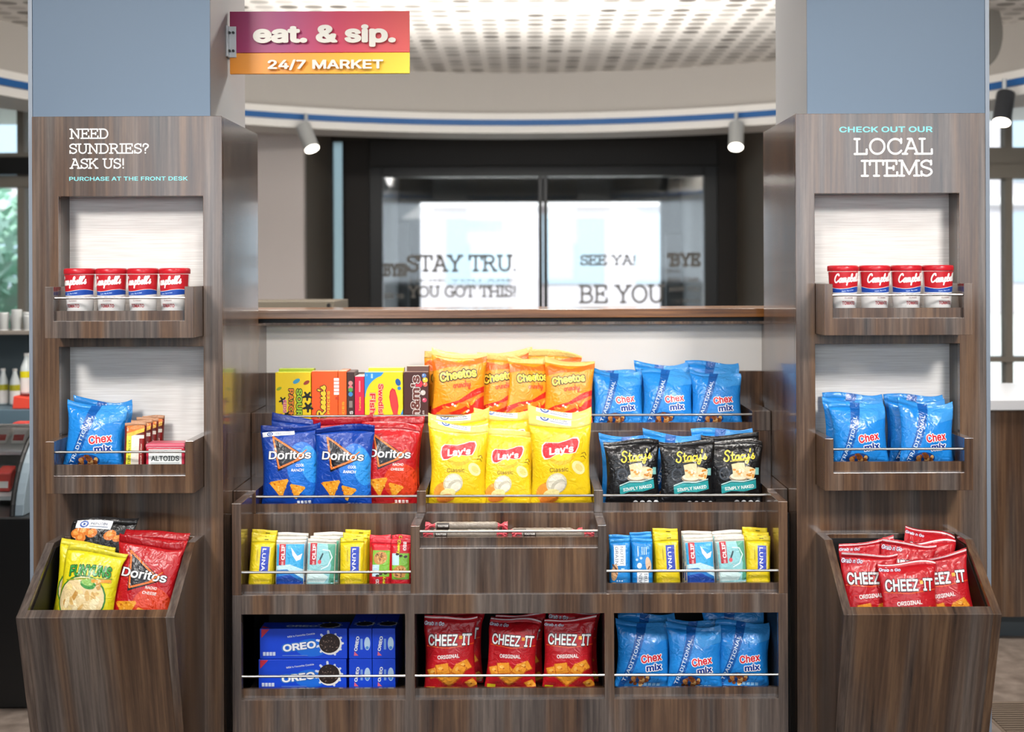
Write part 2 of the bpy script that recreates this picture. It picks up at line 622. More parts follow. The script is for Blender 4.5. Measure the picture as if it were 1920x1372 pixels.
# flowing hand lettering, x-height 1
SCRIPT = {
    'C': (1.5, [crom([(1.3, 1.75), (1.15, 2.15), (.75, 2.1), (.3, 1.5), (.1, .75), (.35, .1), (.8, .05), (1.35, .45)])]),
    'L': (1.1, [crom([(.62, 2.0), (.42, 1.1), (.2, .12)]), crom([(.02, .2), (.3, .08), (.65, .1), (1.05, .28)]), [(.38, 1.95), (.7, 2.02)]]),
    'S': (1.45, [crom([(1.35, 1.85), (1.0, 2.2), (.55, 1.95), (.5, 1.5), (.95, 1.0), (.95, .35), (.5, -.05), (.05, .3), (.2, .65)])]),
    'R': (1.5, [crom([(.35, 2.0), (.2, 1.0), (.1, 0)]), crom([(.0, 1.6), (.5, 2.15), (1.1, 1.9), (1.0, 1.3), (.4, 1.05), (.8, .6), (1.2, 0), (1.5, .2)])]),
    'a': (.98, [crom([(.78, .85), (.5, 1.0), (.12, .65), (.12, .15), (.4, 0), (.7, .4), (.82, 1.0), (.76, .3), (.88, 0), (1.05, .15)])]),
    'm': (1.5, [crom([(.1, .9), (.14, .5), (.08, 0)]), crom([(.12, .4), (.36, .98), (.55, .85), (.5, 0)]), crom([(.54, .4), (.8, .98), (1.0, .85), (.96, .2), (1.1, 0), (1.4, .2)])]),
    'p': (1.0, [crom([(.2, 1.0), (.12, .1), (.0, -.85)]), crom([(.15, .3), (.45, 1.0), (.85, .8), (.8, .2), (.45, 0), (.15, .2)])]),
    'b': (.98, [crom([(.05, .5), (.45, 1.6), (.35, 1.95), (.15, 1.5), (.1, .2), (.45, 0), (.82, .35), (.7, .9), (.4, .8)])]),
    'e': (.85, [crom([(.08, .4), (.5, .55), (.65, .85), (.4, 1.0), (.12, .6), (.15, .15), (.45, 0), (.88, .3)])]),
    'l': (.6, [crom([(.0, .3), (.45, 1.5), (.38, 1.95), (.15, 1.5), (.12, .3), (.3, 0), (.6, .3)])]),
    's': (.75, [crom([(.0, .2), (.35, .95), (.4, 1.05), (.38, .7), (.6, .3), (.35, 0), (.08, .12)])]),
    "'": (.3, [[(.22, 1.95), (.12, 1.5)]]),
    'y': (1.0, [crom([(.12, 1.0), (.12, .35), (.4, .1), (.75, .5)]), crom([(.82, 1.0), (.75, 0), (.45, -.85), (.1, -.6), (.45, -.1), (1.0, .25)])]),
    't': (.7, [crom([(.38, 1.7), (.22, .6), (.3, .05), (.65, .2)]), [(.05, 1.12), (.65, 1.2)]]),
    'c': (.82, [crom([(.68, .8), (.45, 1.0), (.12, .65), (.15, .15), (.45, 0), (.82, .3)])]),
    'h': (1.05, [crom([(.25, 1.9), (.18, .8), (.08, 0)]), crom([(.12, .35), (.45, 1.0), (.72, .8), (.68, .2), (.82, 0), (1.05, .2)])]),
    'o': (.95, [crom([(.5, 1.0), (.15, .75), (.12, .25), (.45, 0), (.8, .3), (.78, .75), (.5, 1.0)])]),
    'r': (.75, [crom([(.1, .9), (.16, .5), (.08, 0)]), crom([(.14, .4), (.4, .95), (.68, .88)])]),
    'i': (.5, [crom([(.15, .95), (.12, .2), (.25, 0), (.5, .25)]), [(.2, 1.4), (.2, 1.46)]]),
    'n': (1.0, [crom([(.1, .9), (.14, .5), (.08, 0)]), crom([(.12, .4), (.42, 1.0), (.68, .85), (.66, .2), (.8, 0), (1.0, .2)])]),
    'u': (1.0, [crom([(.1, 1.0), (.1, .3), (.35, 0), (.7, .45), (.78, 1.0), (.74, .25), (.85, 0), (1.0, .15)])]),
    'd': (1.0, [crom([(.7, .85), (.42, 1.0), (.1, .6), (.15, .1), (.45, .0), (.72, .5), (.85, 1.9), (.75, .3), (.88, 0), (1.05, .15)])]),
    ' ': (.6, []),
}


def stroke_geo(lines, w):
    """thick polylines with round ends and joints, merged into one flat patchwork"""
    k = 1.0 / max(w, 1e-9)
    v, f = union_fill(stroke_polys([[(p[0] * k, p[1] * k) for p in ln] for ln in lines], 1.0))
    return v / k, f


def stroke_text(s, table, track=0.0):
    x, out = 0.0, []
    for ch in s:
        adv, lines = table.get(ch, table[' '])
        out += [[(px + x, py) for (px, py) in ln] for ln in lines]
        x += adv + track
    return out, x - track


class Art:
    """printed artwork in flat metres; coordinates may be given in photo pixels through (cx, by, s)"""

    def __init__(self, cx=0.0, by=0.0, s=1.0):
        self.cx, self.by, self.s = cx, by, s
        self.items = []      # (part, layer, colour, verts, faces)
        self.n = 0

    def _p(self, x, y):
        return ((x - self.cx) / self.s, (self.by - y) / self.s)

    def raw(self, part, col, v, f):
        self.items.append((part, self.n, col, np.asarray(v, float), f))
        self.n += 1

    def poly(self, part, pts, col):
        self.raw(part, col, [self._p(*p) for p in pts], [tuple(range(len(pts)))])

    def ell(self, part, x, y, rx, ry, col, rot=0, n=22):
        c, s = math.cos(math.radians(rot)), math.sin(math.radians(rot))
        pts = []
        for i in range(n):
            a = 2 * math.pi * i / n
            ex, ey = rx * math.cos(a), ry * math.sin(a)
            pts.append((x + ex * c + ey * s, y - ex * s + ey * c))
        self.poly(part, pts, col)

    def rect(self, part, x0, y0, x1, y1, col):
        self.poly(part, [(x0, y1), (x1, y1), (x1, y0), (x0, y0)], col)

    def line(self, part, pts, w, col):
        v, f = stroke_geo([[self._p(*p) for p in pts]], w / self.s)
        self.raw(part, col, v, f)

    def _place(self, v, width, x, y, h, fit, rot, shear, arch):
        """v has cap height 1 and starts at 0; centre it at pixel (x, y)"""
        v = np.asarray(v, float).copy()
        v[:, 0] += shear * v[:, 1]
        x0, x1 = v[:, 0].min(), v[:, 0].max()
        H = h / self.s
        kx = (fit / self.s) / max(x1 - x0, 1e-6) if fit else H
        v[:, 0] = (v[:, 0] - (x0 + x1) / 2) * kx
        v[:, 1] = (v[:, 1] - 0.5) * H
        if arch:
            half = max(abs(v[:, 0]).max(), 1e-6)
            v[:, 1] += arch / self.s * (1 - (v[:, 0] / half) ** 2)
        a = math.radians(rot)
        c, s = math.cos(a), math.sin(a)
        q = np.stack([v[:, 0] * c - v[:, 1] * s, v[:, 0] * s + v[:, 1] * c], 1)
        ox, oy = self._p(x, y)
        q[:, 0] += ox
        q[:, 1] += oy
        return q

    def text(self, part, s, x, y, h, col, fit=None, rot=0, bold=0.02, out=None, outw=0.06, shear=0.0, arch=0, kind='inter'):
        """out: outline colour(s), outermost first"""
        base, _ = text_geo(s, bold, kind)
        bx0, bx1 = base[:, 0].min() + 0, base[:, 0].max()
        layers = []
        if out:
            cols = [out] if isinstance(out, str) else list(out)
            for k, oc in enumerate(cols):
                layers.append((oc, bold + outw * (len(cols) - k)))
        layers.append((col, bold))
        for (cc, b) in layers:
            v, f = text_geo(s, b, kind)
            ext = 1.0
            if fit:
                w0 = (base[:, 0] + shear * base[:, 1])
                w1 = (v[:, 0] + shear * v[:, 1])
                ft = fit * (w1.max() - w1.min()) / (w0.max() - w0.min())
            else:
                ft = None
            self.raw(part, cc, self._place(v, 0, x, y, h, ft, rot, shear, arch), f)

    def strokes(self, part, s, x, y, h, w, col, table=SCRIPT, fit=None, rot=0, shear=0.0, out=None, outw=None, track=0.0, arch=0):
        """stroke lettering; h is the pixel height of one unit, w the stroke width in pixels"""
        lines, width = stroke_text(s, table, track)
        pts = [p for ln in lines for p in ln]
        x0 = min(p[0] + shear * p[1] for p in pts)
        x1 = max(p[0] + shear * p[1] for p in pts)
        y0 = min(p[1] for p in pts); y1 = max(p[1] for p in pts)
        H = h / self.s
        kx = ((fit / self.s) / (x1 - x0)) if fit else H
        a = math.radians(rot)
        c, sn = math.cos(a), math.sin(a)
        ox, oy = self._p(x, y)
        L2 = []
        half = (x1 - x0) / 2 * kx
        for ln in lines:
            q = []
            for (px, py) in ln:
                X = (px + shear * py - (x0 + x1) / 2) * kx
                Y = (py - (y0 + y1) / 2) * H
                if arch:
                    Y += arch / self.s * (1 - (X / half) ** 2)
                q.append((ox + X * c - Y * sn, oy + X * sn + Y * c))
            L2.append(q)
        if out:
            cols = [out] if isinstance(out, str) else list(out)
            ow = outw if outw is not None else w * 0.8
            for k, oc in enumerate(cols):
                v, f = stroke_geo(L2, (w + 2 * ow * (len(cols) - k)) / self.s)
                self.raw(part, oc, v, f)
        v, f = stroke_geo(L2, w / self.s)
        self.raw(part, col, v, f)

    def parts(self):
        seen = []
        for it in self.items:
            if it[0] not in seen:
                seen.append(it[0])
        return seen


LSTEP = 0.000025
LBASE = 0.00032


def art_flat(art, cuts=None, clip=None):
    """-> {part: (verts (n,3) with z = layer, faces, colour list, face colour index)}; cuts = (u positions, v positions, du, dv, u0, v0)"""
    out = {}
    for (part, layer, col, v, f) in art.items:
        bm = bmesh.new()
        vs = [bm.verts.new((p[0], p[1], layer)) for p in v]
        for q in f:
            try:
                bm.faces.new([vs[i] for i in q])
            except ValueError:
                pass
        loose = [x for x in bm.verts if not x.link_faces]
        bmesh.ops.delete(bm, geom=loose, context='VERTS')
        big = [x for x in bm.faces if len(x.verts) > 4]
        if big:
            bmesh.ops.triangulate(bm, faces=big)

        def cut(co, no, clear=False):
            bmesh.ops.bisect_plane(bm, geom=bm.verts[:] + bm.edges[:] + bm.faces[:], plane_co=co, plane_no=no, dist=1e-7, clear_outer=clear)

        def span():
            A = np.array([x.co[:2] for x in bm.verts])
            return A.min(0), A.max(0), A
        if clip and len(bm.verts):
            lo, hi, _ = span()
            (a, b, c, d) = clip
            if hi[0] > b:
                cut((b, 0, 0), (1, 0, 0), True)
            if lo[0] < a:
                cut((a, 0, 0), (-1, 0, 0), True)
            if hi[1] > d:
                cut((0, d, 0), (0, 1, 0), True)
            if lo[1] < c:
                cut((0, c, 0), (0, -1, 0), True)
        if cuts and len(bm.verts):
            us, vs_, du, dv, u0, v0 = cuts
            lo, hi, A = span()
            D = (A[:, 0] - u0) / du - (A[:, 1] - v0) / dv
            for u in us:
                if lo[0] < u < hi[0]:
                    cut((u, 0, 0), (1, 0, 0))
            for w_ in vs_:
                if lo[1] < w_ < hi[1]:
                    cut((0, w_, 0), (0, 1, 0))
            for k in range(math.floor(D.min()), math.ceil(D.max()) + 1):
                if D.min() < k < D.max():
                    cut((u0 + k * du, v0, 0), (1 / du, -1 / dv, 0))
        if part not in out:
            out[part] = ([], [], [], [])
        V, Fc, cols, Ci = out[part]
        if col not in cols:
            cols.append(col)
        bm.verts.index_update()
        n0 = len(V)
        V += [tuple(x.co) for x in bm.verts]
        for x in bm.faces:
            Fc.append([n0 + q.index for q in x.verts])
            Ci.append(cols.index(col))
        bm.free()
    return {p: (np.array(V, float).reshape(-1, 3), Fc, cols, Ci) for p, (V, Fc, cols, Ci) in out.items()}


# ---------------------------------------------------------------- flexible film bags
def bag_shape(w, h, T, st, sb, seed, du=0.0055, crumple=1.0, boxy=2.4, pinch=0.07, bar=False):
    """front/back grids of a sealed bag, base at z = 0, front towards -Y"""
    rnd = random.Random(seed)
    nu = max(8, round(w / du)); nv = max(12, round(h / du))
    us = np.linspace(-w / 2, w / 2, nu + 1); vs = np.linspace(0, h, nv + 1)
    U, V = np.meshgrid(us, vs)              # rows v
    u = U / (w / 2)
    s = np.clip((V - sb) / (h - st - sb), 0, 1)
    P_ = np.sin(np.pi * s ** 0.92) ** (0.62 if not bar else 0.35)
    P_[(s <= 0) | (s >= 1)] = 0
    Q = np.clip(1 - np.abs(u) ** boxy, 0, 1) ** 0.62
    wf = 1 - pinch * np.sin(np.pi * s) ** 0.8
    X = U * wf
    half = T / 2 * P_ * Q
    # large dents
    d = np.zeros_like(U)
    for _ in range(5):
        cu, cv = rnd.uniform(-.9, .9), rnd.uniform(.15, .95)
        r = rnd.uniform(.18, .4)
        d += rnd.uniform(-.0028, .0022) * np.exp(-(((u - cu) * .5) ** 2 + (V / h - cv) ** 2) / (r * r) * 2.2)
    # creases: narrow folds running from the seals and corners
    for _ in range(7 if not bar else 3):
        top = rnd.random() < .65
        cu = rnd.uniform(-1, 1); cv = (h - st) if top else sb
        ang = rnd.uniform(-.75, .75) + (0 if abs(cu) < .5 else -.5 * np.sign(cu))
        dx, dv = math.sin(ang), -math.cos(ang) if top else math.cos(ang)
        px = (u - cu) * w / 2; pv = V - cv
        along = px * dx + pv * dv
        across = px * dv - pv * dx
        ln = rnd.uniform(.25, .6) * h
        wd = rnd.uniform(.003, .006)
        fade = np.clip(1 - along / ln, 0, 1) * (along > -0.004)
        d += rnd.choice((-1, 1)) * rnd.uniform(.0010, .0024) * np.exp(-np.abs(across) / wd) * fade
    # gathers under the seals
    gt = np.zeros_like(U)
    for _ in range(5):
        gt += rnd.uniform(.3, 1) * np.sin(u * rnd.uniform(5, 15) + rnd.uniform(0, 6.3))
    d += .0006 * gt * (np.exp(-(1 - s) * 7) + .6 * np.exp(-s * 8))
    edge = np.clip((1 - np.abs(u)) * 6, 0, 1) * np.clip(s * 14, 0, 1) * np.clip((1 - s) * 14, 0, 1)
    d = d * edge * crumple
    # seals wave and tip over as sheets
    wave = np.zeros_like(U)
    a1, a2, p1, p2 = rnd.uniform(.0015, .004), rnd.uniform(.001, .0025), rnd.uniform(0, 6.3), rnd.uniform(0, 6.3)
    wave = (a1 * np.sin(u * 2.6 + p1) + a2 * np.sin(u * 5.5 + p2)) * crumple
    tip = rnd.uniform(-.006, .012) * crumple
    ts = np.clip((V - (h - st * 2.2)) / (st * 2.2), 0, 1)
    bs = np.clip((sb * 2 - V) / (sb * 2 + 1e-6), 0, 1)
    Yw = wave * (ts ** 1.5 + bs ** 1.5) + tip * ts ** 2
    # corners droop
    Zd = V - crumple * (.004 * np.abs(u) ** 3 * rnd.uniform(-.6, 1.0)) * ts + crumple * .003 * np.sin(u * 2 + p2) * ts
    # one corner of the seal stands up, the other hangs
    cl, cr2, sh = rnd.uniform(-.007, .013), rnd.uniform(-.007, .013), rnd.uniform(-.006, .006)
    if not bar:
        Zd = Zd + ts * (cl * np.clip(-u, 0, 1) ** 3 + cr2 * np.clip(u, 0, 1) ** 3)
        X = X + sh * ts
    th = 0.0004
    Fr = np.stack([X, Yw - half - th + d * -1.0, Zd], -1)
    Bk = np.stack([X, Yw + half * .85 + th + d * .4, Zd], -1)
    Fr[..., 1] = np.minimum(Fr[..., 1], Bk[..., 1] - 2 * th)
    return us, vs, Fr, Bk


def bag_meshes(kind, spec, var):
    """meshes of one bag: list of (part name, mesh)"""
    us, vs, Fr, Bk = bag_shape(spec['w'], spec['h'], spec['T'], spec['st'], spec['sb'], spec['seed'] + var * 17,
                               crumple=spec.get('crumple', 1.0), boxy=spec.get('boxy', 2.4), pinch=spec.get('pinch', .07), bar=spec.get('bar', False),
                               du=spec.get('du', .0055))
    nv, nu = len(vs) - 1, len(us) - 1
    n = (nu + 1) * (nv + 1)
    spec.setdefault('_pts', {})[var] = np.concatenate([Fr.reshape(-1, 3), Bk.reshape(-1, 3)])
    verts = np.concatenate([Fr.reshape(-1, 3), Bk.reshape(-1, 3)])

    def I(r, c, b=0):
        return b * n + r * (nu + 1) + c
    rs = int(np.searchsorted(vs, spec['h'] - spec['st'] - 1e-6))
    parts = []

    def shell(r0, r1, name, m):
        faces = []
        for r in range(r0, r1):
            for c in range(nu):
                a, b_, cc, dd = I(r, c), I(r, c + 1), I(r + 1, c + 1), I(r + 1, c)
                faces += [(a, b_, cc), (a, cc, dd)]
                a, b_, cc, dd = I(r, c, 1), I(r, c + 1, 1), I(r + 1, c + 1, 1), I(r + 1, c, 1)
                faces += [(a, cc, b_), (a, dd, cc)]
            faces += [(I(r, 0), I(r + 1, 0), I(r + 1, 0, 1), I(r, 0, 1)), (I(r, nu), I(r, nu, 1), I(r + 1, nu, 1), I(r + 1, nu))]
        for c in range(nu):
            faces.append((I(r0, c), I(r0, c, 1), I(r0, c + 1, 1), I(r0, c + 1)))
            faces.append((I(r1, c), I(r1, c + 1), I(r1, c + 1, 1), I(r1, c, 1)))
        used = sorted({i for f in faces for i in f})
        mp = {o: i for i, o in enumerate(used)}
        me = new_mesh(name, verts[used], [tuple(mp[i] for i in f) for f in faces], m, smooth=True)
        parts.append((name, me, None))
    shell(0, rs, 'pouch', foil(spec['base'], spec.get('rough', .3)))
    shell(rs, nv, 'top_seal', foil(spec.get('seal', spec['base']), spec.get('rough', .3)))
    # normals of the front for the print
    du_ = np.gradient(Fr, axis=1); dv_ = np.gradient(Fr, axis=0)
    Nn = np.cross(du_, dv_)
    Nn /= np.linalg.norm(Nn, axis=-1, keepdims=True) + 1e-12
    Nn[Nn[..., 1] > 0] *= -1
    if '_flat' not in spec:
        art = spec['art']()
        spec['_flat'] = art_flat(art, (us, vs, us[1] - us[0], vs[1] - vs[0], us[0], vs[0]), (us[0] * .995, us[-1] * .995, .001, spec['h'] - .001))
    for part, (V, Fc, cols, Ci) in spec['_flat'].items():
        if not len(V):
            continue
        gu = np.clip((V[:, 0] - us[0]) / (us[1] - us[0]), 0, nu - 1e-6)
        gv = np.clip((V[:, 1] - vs[0]) / (vs[1] - vs[0]), 0, nv - 1e-6)
        i, j = gu.astype(int), gv.astype(int)
        fu, fv = (gu - i)[:, None], (gv - j)[:, None]
        low = fu >= fv

        def interp(G):
            A, B, C, D = G[j, i], G[j, i + 1], G[j + 1, i + 1], G[j + 1, i]
            return np.where(low, A + (B - A) * fu + (C - B) * fv, A + (C - D) * fu + (D - A) * fv)
        pos = interp(Fr) + interp(Nn) * (LBASE + V[:, 2:3] * LSTEP)
        pm = [foil(c, spec.get('rough', .3)) for c in cols]
        parts.append((part, new_mesh(part, pos, Fc, pm, Ci, smooth=True), None))
    return parts


_proto = {}
KINDS = {}
ADJ = {}
# small shifts (x, y, thickness) that keep neighbouring bags from cutting into each other
ADJ.update({
    'blue snack mix bag behind the first black pita bag': (0.023, 0.012, 0.8),
    'blue snack mix bag at the far back behind two black pita bags': (-0.019, 0.0, 1.0),
    'blue snack mix bag front left on the top tier': (0.0, 0.014, 1.0),
    'blue snack mix bag front middle on the top tier': (-0.005, 0.007, 1.0),
    'blue snack mix bag at the back left of the top tier': (0.0, 0.003, 1.0),
    'blue snack mix bag at the back middle of the top tier': (0.0, -0.007, 1.0),
    'blue snack mix bag in the bottom right cubby, left of three': (0.0, 0.007, 1.0),
    'blue snack mix bag hidden behind the left one in the bottom right cubby': (0.0, 0.007, 1.0),
    'blue snack mix bag in the bottom right cubby, middle of three': (0.0, -0.007, 1.0),
    'blue snack mix bag hidden behind the middle one in the bottom right cubby': (-0.009, -0.012, 0.8),
    'blue snack mix bag in the bottom right cubby, right of three': (-0.005, 0.007, 1.0),
    'blue snack mix bag hidden behind the right one in the bottom right cubby': (-0.014, 0.019, 0.64),
    'blue snack mix bag behind the front one in the left tower': (0.009, 0.0, 1.0),
    'blue snack mix bag at the front right of the right tower tray': (-0.005, -0.003, 1.0),
    'blue snack mix bag behind the front left one, right tower tray': (0.014, 0.0, 1.0),
    'blue snack mix bag behind the front right one, right tower tray': (-0.011, -0.003, 1.0),
    'rearmost blue snack mix bag on the right side of the right tower tray': (-0.023, 0.0, 1.0),
    'front yellow bar with blue panel at the right end of the right tray': (0.0, -0.007, 1.0),
    'second yellow bar with blue panel at the right end of the right tray': (0.0, -0.007, 1.0),
    'rear yellow bar with blue panel at the right end of the right tray': (0.0, 0.007, 1.0),
    'blue tortilla chip bag with a white sticker, leftmost on the middle tier': (0.016, 0.0, 1.0),
    'blue tortilla chip bag beside the red one on the middle tier': (0.0, -0.015, 1.0),
    'blue tortilla chip bag tucked behind the leftmost blue bag': (0.009, 0.012, 0.8),
    'red tortilla chip bag in front, left of the yellow bags': (-0.019, 0.013, 1.0),
    'red tortilla chip bag hidden behind the second blue bag': (0.0, -0.015, 1.0),
    'red tortilla chip bag behind the front red bag': (-0.019, 0.008, 1.0),
    'yellow potato chip bag in the front middle, without a sticker': (0.0, -0.003, 1.0),
    'tallest yellow potato chip bag, front right with upright red logo': (-0.009, 0.0, 1.0),
    'yellow potato chip bag at the back, left, under the orange bags': (0.014, -0.01, 1.0),
    'yellow potato chip bag at the back, behind the tallest one': (-0.016, 0.0, 1.0),
    'black pita chip bag nearest the yellow bags': (0.0, -0.007, 1.0),
    'black pita chip bag in the middle of the black row': (0.005, -0.012, 0.8),
    'black pita chip bag behind the right end one, its name showing above': (-0.005, 0.0, 1.0),
    'tallest orange cheese puff bag, at the left end of its row': (0.0, -0.012, 1.0),
    'orange cheese puff bag second from the left, right of the tallest one': (0.0, 0.019, 0.8),
    'tilted crumpled orange cheese puff bag second from the right': (-0.005, -0.003, 0.8),
    'orange cheese puff bag at the right end beside blue bags': (0.0, -0.003, 1.0),
    'orange cheese puff bag at the back in the middle': (0.0, 0.012, 1.0),
    'front red and green bar against the centre box, yellow name on top': (-0.005, -0.003, 1.0),
    'red cracker bag hidden behind the right one in the bottom middle cubby': (-0.007, 0.0, 1.0),
    'second granola bar of the file in the left tower tray': (0.0, 0.003, 1.0),
    'yellow green onion ring bag at the front of the left bin': (0.0, -0.01, 1.0),
    'yellow green onion ring bag behind the front one in the left bin': (0.005, 0.0, 1.0),
    'red tortilla chip bag at the front of the left bin': (-0.009, 0.004, 0.8),
    'red tortilla chip bag behind the front red one in the left bin': (-0.009, -0.025, 1.0),
    'red cracker bag leaning at the front right of the right bin': (-0.011, 0.0, 1.0),
    'red cracker bag at the back left corner of the right bin': (-0.014, 0.005, 0.75),
    'red cracker bag at the back middle of the right bin': (0.0, -0.003, 1.0),
    'tilted red cracker bag at the very back of the right bin': (-0.005, -0.012, 1.0),
})


def put_bag(kind, var, px, Y, z, lean=8, roll=0, yaw=0, label='', group=None, name=None, cat=None, k=1.0, skip=(), thin=1.0):
    """one bag standing with its base on height z, its middle at pixel column px"""
    spec = KINDS[kind]
    ddx, ddy, ky = ADJ.get(label, (0, 0, 1))
    if (kind, var) not in _proto:
        _proto[(kind, var)] = bag_meshes(kind, spec, var)
    h, w = spec['h'] * k, spec['w'] * k
    X = XA(px, Y) - math.sin(math.radians(roll)) * h / 2 + ddx
    Y = Y + ddy
    # a bag squeezed by its neighbours is thinner
    ky *= thin
    from mathutils import Euler
    R = np.array(Euler((math.radians(-lean), math.radians(roll), math.radians(yaw))).to_matrix())
    pts = (spec['_pts'][var] * (1, ky, 1)) @ R.T * k
    if callable(z):
        zz = max((z(Y + p[1]) - p[2]) for p in pts) + .0006      # stands on a sloping floor
    else:
        zz = z - pts[:, 2].min() + .0004
    root = empty(name or spec['name'], (X, Y, zz), (math.radians(-lean), math.radians(roll), math.radians(yaw)))
    root.scale = (k, k * ky, k)
    for (pn, me, lab) in _proto[(kind, var)]:
        if pn in skip:
            continue
        o = bpy.data.objects.new(pn, me)
        COL.objects.link(o)
        o.parent = root
        if pn == 'sticker':
            o['label'] = 'white sticker with a round blue mark'
    tag(root, label, cat or spec['cat'], group)
    return root


def print_on(art, parent, mapf, pm=card, names=None):
    """flat artwork -> one mesh per printed part, through mapf(u, v, d) -> local point"""
    flat = art_flat(art)
    out = []
    for part, (V, Fc, cols, Ci) in flat.items():
        pts = [mapf(v[0], v[1], LBASE + v[2] * LSTEP) for v in V]
        me = new_mesh(part, pts, Fc, [pm(c) for c in cols], Ci)
        o = link(part, me, parent)
        out.append(o)
    return out
# ================================================================ the room
def floor_mat():
    m = mat('floor_stone', '#6f645a', 0.45)
    nt, N, L, b = nodes_of(m)
    tc = N.new('ShaderNodeTexCoord')
    n = N.new('ShaderNodeTexNoise'); n.inputs['Scale'].default_value = 18; n.inputs['Detail'].default_value = 5
    r = N.new('ShaderNodeValToRGB')
    r.color_ramp.elements[0].position = 0.3; r.color_ramp.elements[0].color = lin('#574c44')
    r.color_ramp.elements[1].position = 0.75; r.color_ramp.elements[1].color = lin('#7d7168')
    L.new(tc.outputs['Object'], n.inputs['Vector']); L.new(n.outputs['Fac'], r.inputs['Fac']); L.new(r.outputs['Color'], b.inputs['Base Color'])
    return m


struct('floor', box(-6, 6, -3.2, 13.5, -0.1, 0.0), floor_mat())
struct('ceiling', box(-6, 6, -3.2, 9.0, 3.3, 3.4), WHITE)
struct('wall_left', box(-6.1, -6, -3.2, 8.5, 0, 3.4), BULK)
struct('wall_right', box(6, 6.1, -3.2, 8.5, 0, 3.4), BULK)


struct('wall_front', plate([-6, -3, 3.4, 6], [0, 1.2, 2.7, 3.4], lambda i, j: not (i == 1 and j == 1), -3.25, -3.15), BULK)


# ---- perforated metal ceiling inside the ring
def perf_mat():
    m = mat('perforated_ceiling', '#e9e5e0', 0.5)
    nt, N, L, b = nodes_of(m)
    tc = N.new('ShaderNodeTexCoord')
    mp = N.new('ShaderNodeMapping'); mp.inputs['Scale'].default_value = (1 / .127, 1 / .127, 0)
    L.new(tc.outputs['Object'], mp.inputs['Vector'])
    fl = N.new('ShaderNodeVectorMath'); fl.operation = 'FLOOR'
    fr = N.new('ShaderNodeVectorMath'); fr.operation = 'FRACTION'
    L.new(mp.outputs['Vector'], fl.inputs[0]); L.new(mp.outputs['Vector'], fr.inputs[0])
    sb = N.new('ShaderNodeVectorMath'); sb.operation = 'SUBTRACT'; sb.inputs[1].default_value = (.5, .5, 0)
    L.new(fr.outputs[0], sb.inputs[0])
    ln = N.new('ShaderNodeVectorMath'); ln.operation = 'LENGTH'; L.new(sb.outputs[0], ln.inputs[0])
    wn = N.new('ShaderNodeTexWhiteNoise'); wn.noise_dimensions = '2D'; L.new(fl.outputs[0], wn.inputs['Vector'])
    lt = N.new('ShaderNodeMath'); lt.operation = 'LESS_THAN'; lt.inputs[1].default_value = .37; L.new(ln.outputs['Value'], lt.inputs[0])
    ramp = N.new('ShaderNodeValToRGB')
    e = ramp.color_ramp.elements
    e[0].position, e[0].color = 0.0, lin('#5f5a55')
    e[1].position, e[1].color = 1.0, lin('#cfcac5')
    x = ramp.color_ramp.elements.new(.45); x.color = lin('#a9a6a1')
    x = ramp.color_ramp.elements.new(.12); x.color = lin('#8a857f')
    L.new(wn.outputs['Value'], ramp.inputs['Fac'])
    mx = N.new('ShaderNodeMix'); mx.data_type = 'RGBA'
    L.new(lt.outputs[0], mx.inputs[0]); mx.inputs[6].default_value = lin('#e9e5e0'); L.new(ramp.outputs['Color'], mx.inputs[7])
    L.new(mx.outputs[2], b.inputs['Base Color'])
    return m


RC, RR, RZ = (-0.02, 6.12), 2.87, 2.4     # ring centre, radius and height of the blue track
bm = bmesh.new()
n = 72
ringv = [bm.verts.new((RC[0] + (RR + .3) * math.cos(2 * math.pi * i / n), RC[1] + (RR + .3) * math.sin(2 * math.pi * i / n), 2.76)) for i in range(n)]
topv = [bm.verts.new((v.co.x, v.co.y, 2.80)) for v in ringv]
bm.faces.new(ringv[::-1]); bm.faces.new(topv)
for i in range(n):
    bm.faces.new([ringv[i], ringv[(i + 1) % n], topv[(i + 1) % n], topv[i]])
struct('ceiling_perforated', bm, perf_mat())


def ring(name, prof, m, smooth=True):
    """closed profile of (radius offset, z) swept round the recess"""
    bm = bmesh.new()
    n = 96
    rows = []
    for i in range(n):
        a = 2 * math.pi * i / n
        rows.append([bm.verts.new((RC[0] + (RR + r) * math.cos(a), RC[1] + (RR + r) * math.sin(a), z)) for (r, z) in prof])
    k = len(prof)
    for i in range(n):
        A, B = rows[i], rows[(i + 1) % n]
        for j in range(k):
            bm.faces.new([A[j], B[j], B[(j + 1) % k], A[(j + 1) % k]])
    return struct(name, bm, m, smooth=False)


ring('wall_bulkhead', [(0.10, 2.78), (0.10, 2.47), (0.40, 2.47), (0.40, 2.78)], BULK)
ring('trim_1', [(-0.03, 2.468), (-0.03, 2.424), (0.40, 2.424), (0.40, 2.468)], WHITE)
ring('trim_2', [(-0.04, 2.4235), (-0.04, 2.386), (0.40, 2.386), (0.40, 2.4235)], mat('blue_track_paint', '#08599c', 0.5))
ring('trim_3', [(-0.02, 2.3855), (-0.02, 2.335), (0.40, 2.335), (0.40, 2.3855)], WHITE)

# soffit outside the ring
bm = bmesh.new()
n = 96
inn = [(RC[0] + (RR + .35) * math.cos(2 * math.pi * i / n), RC[1] + (RR + .35) * math.sin(2 * math.pi * i / n)) for i in range(n)]


def outp(p):
    dx, dy = p[0] - RC[0], p[1] - RC[1]
    k = 1e9
    if abs(dx) > 1e-9:
        k = min(k, (5.95 if dx > 0 else 5.95) / abs(dx))
    if dy > 0:
        k = min(k, 4.6 / dy)
    if dy < 0:
        k = min(k, 9.2 / -dy)
    return (RC[0] + dx * k, RC[1] + dy * k)


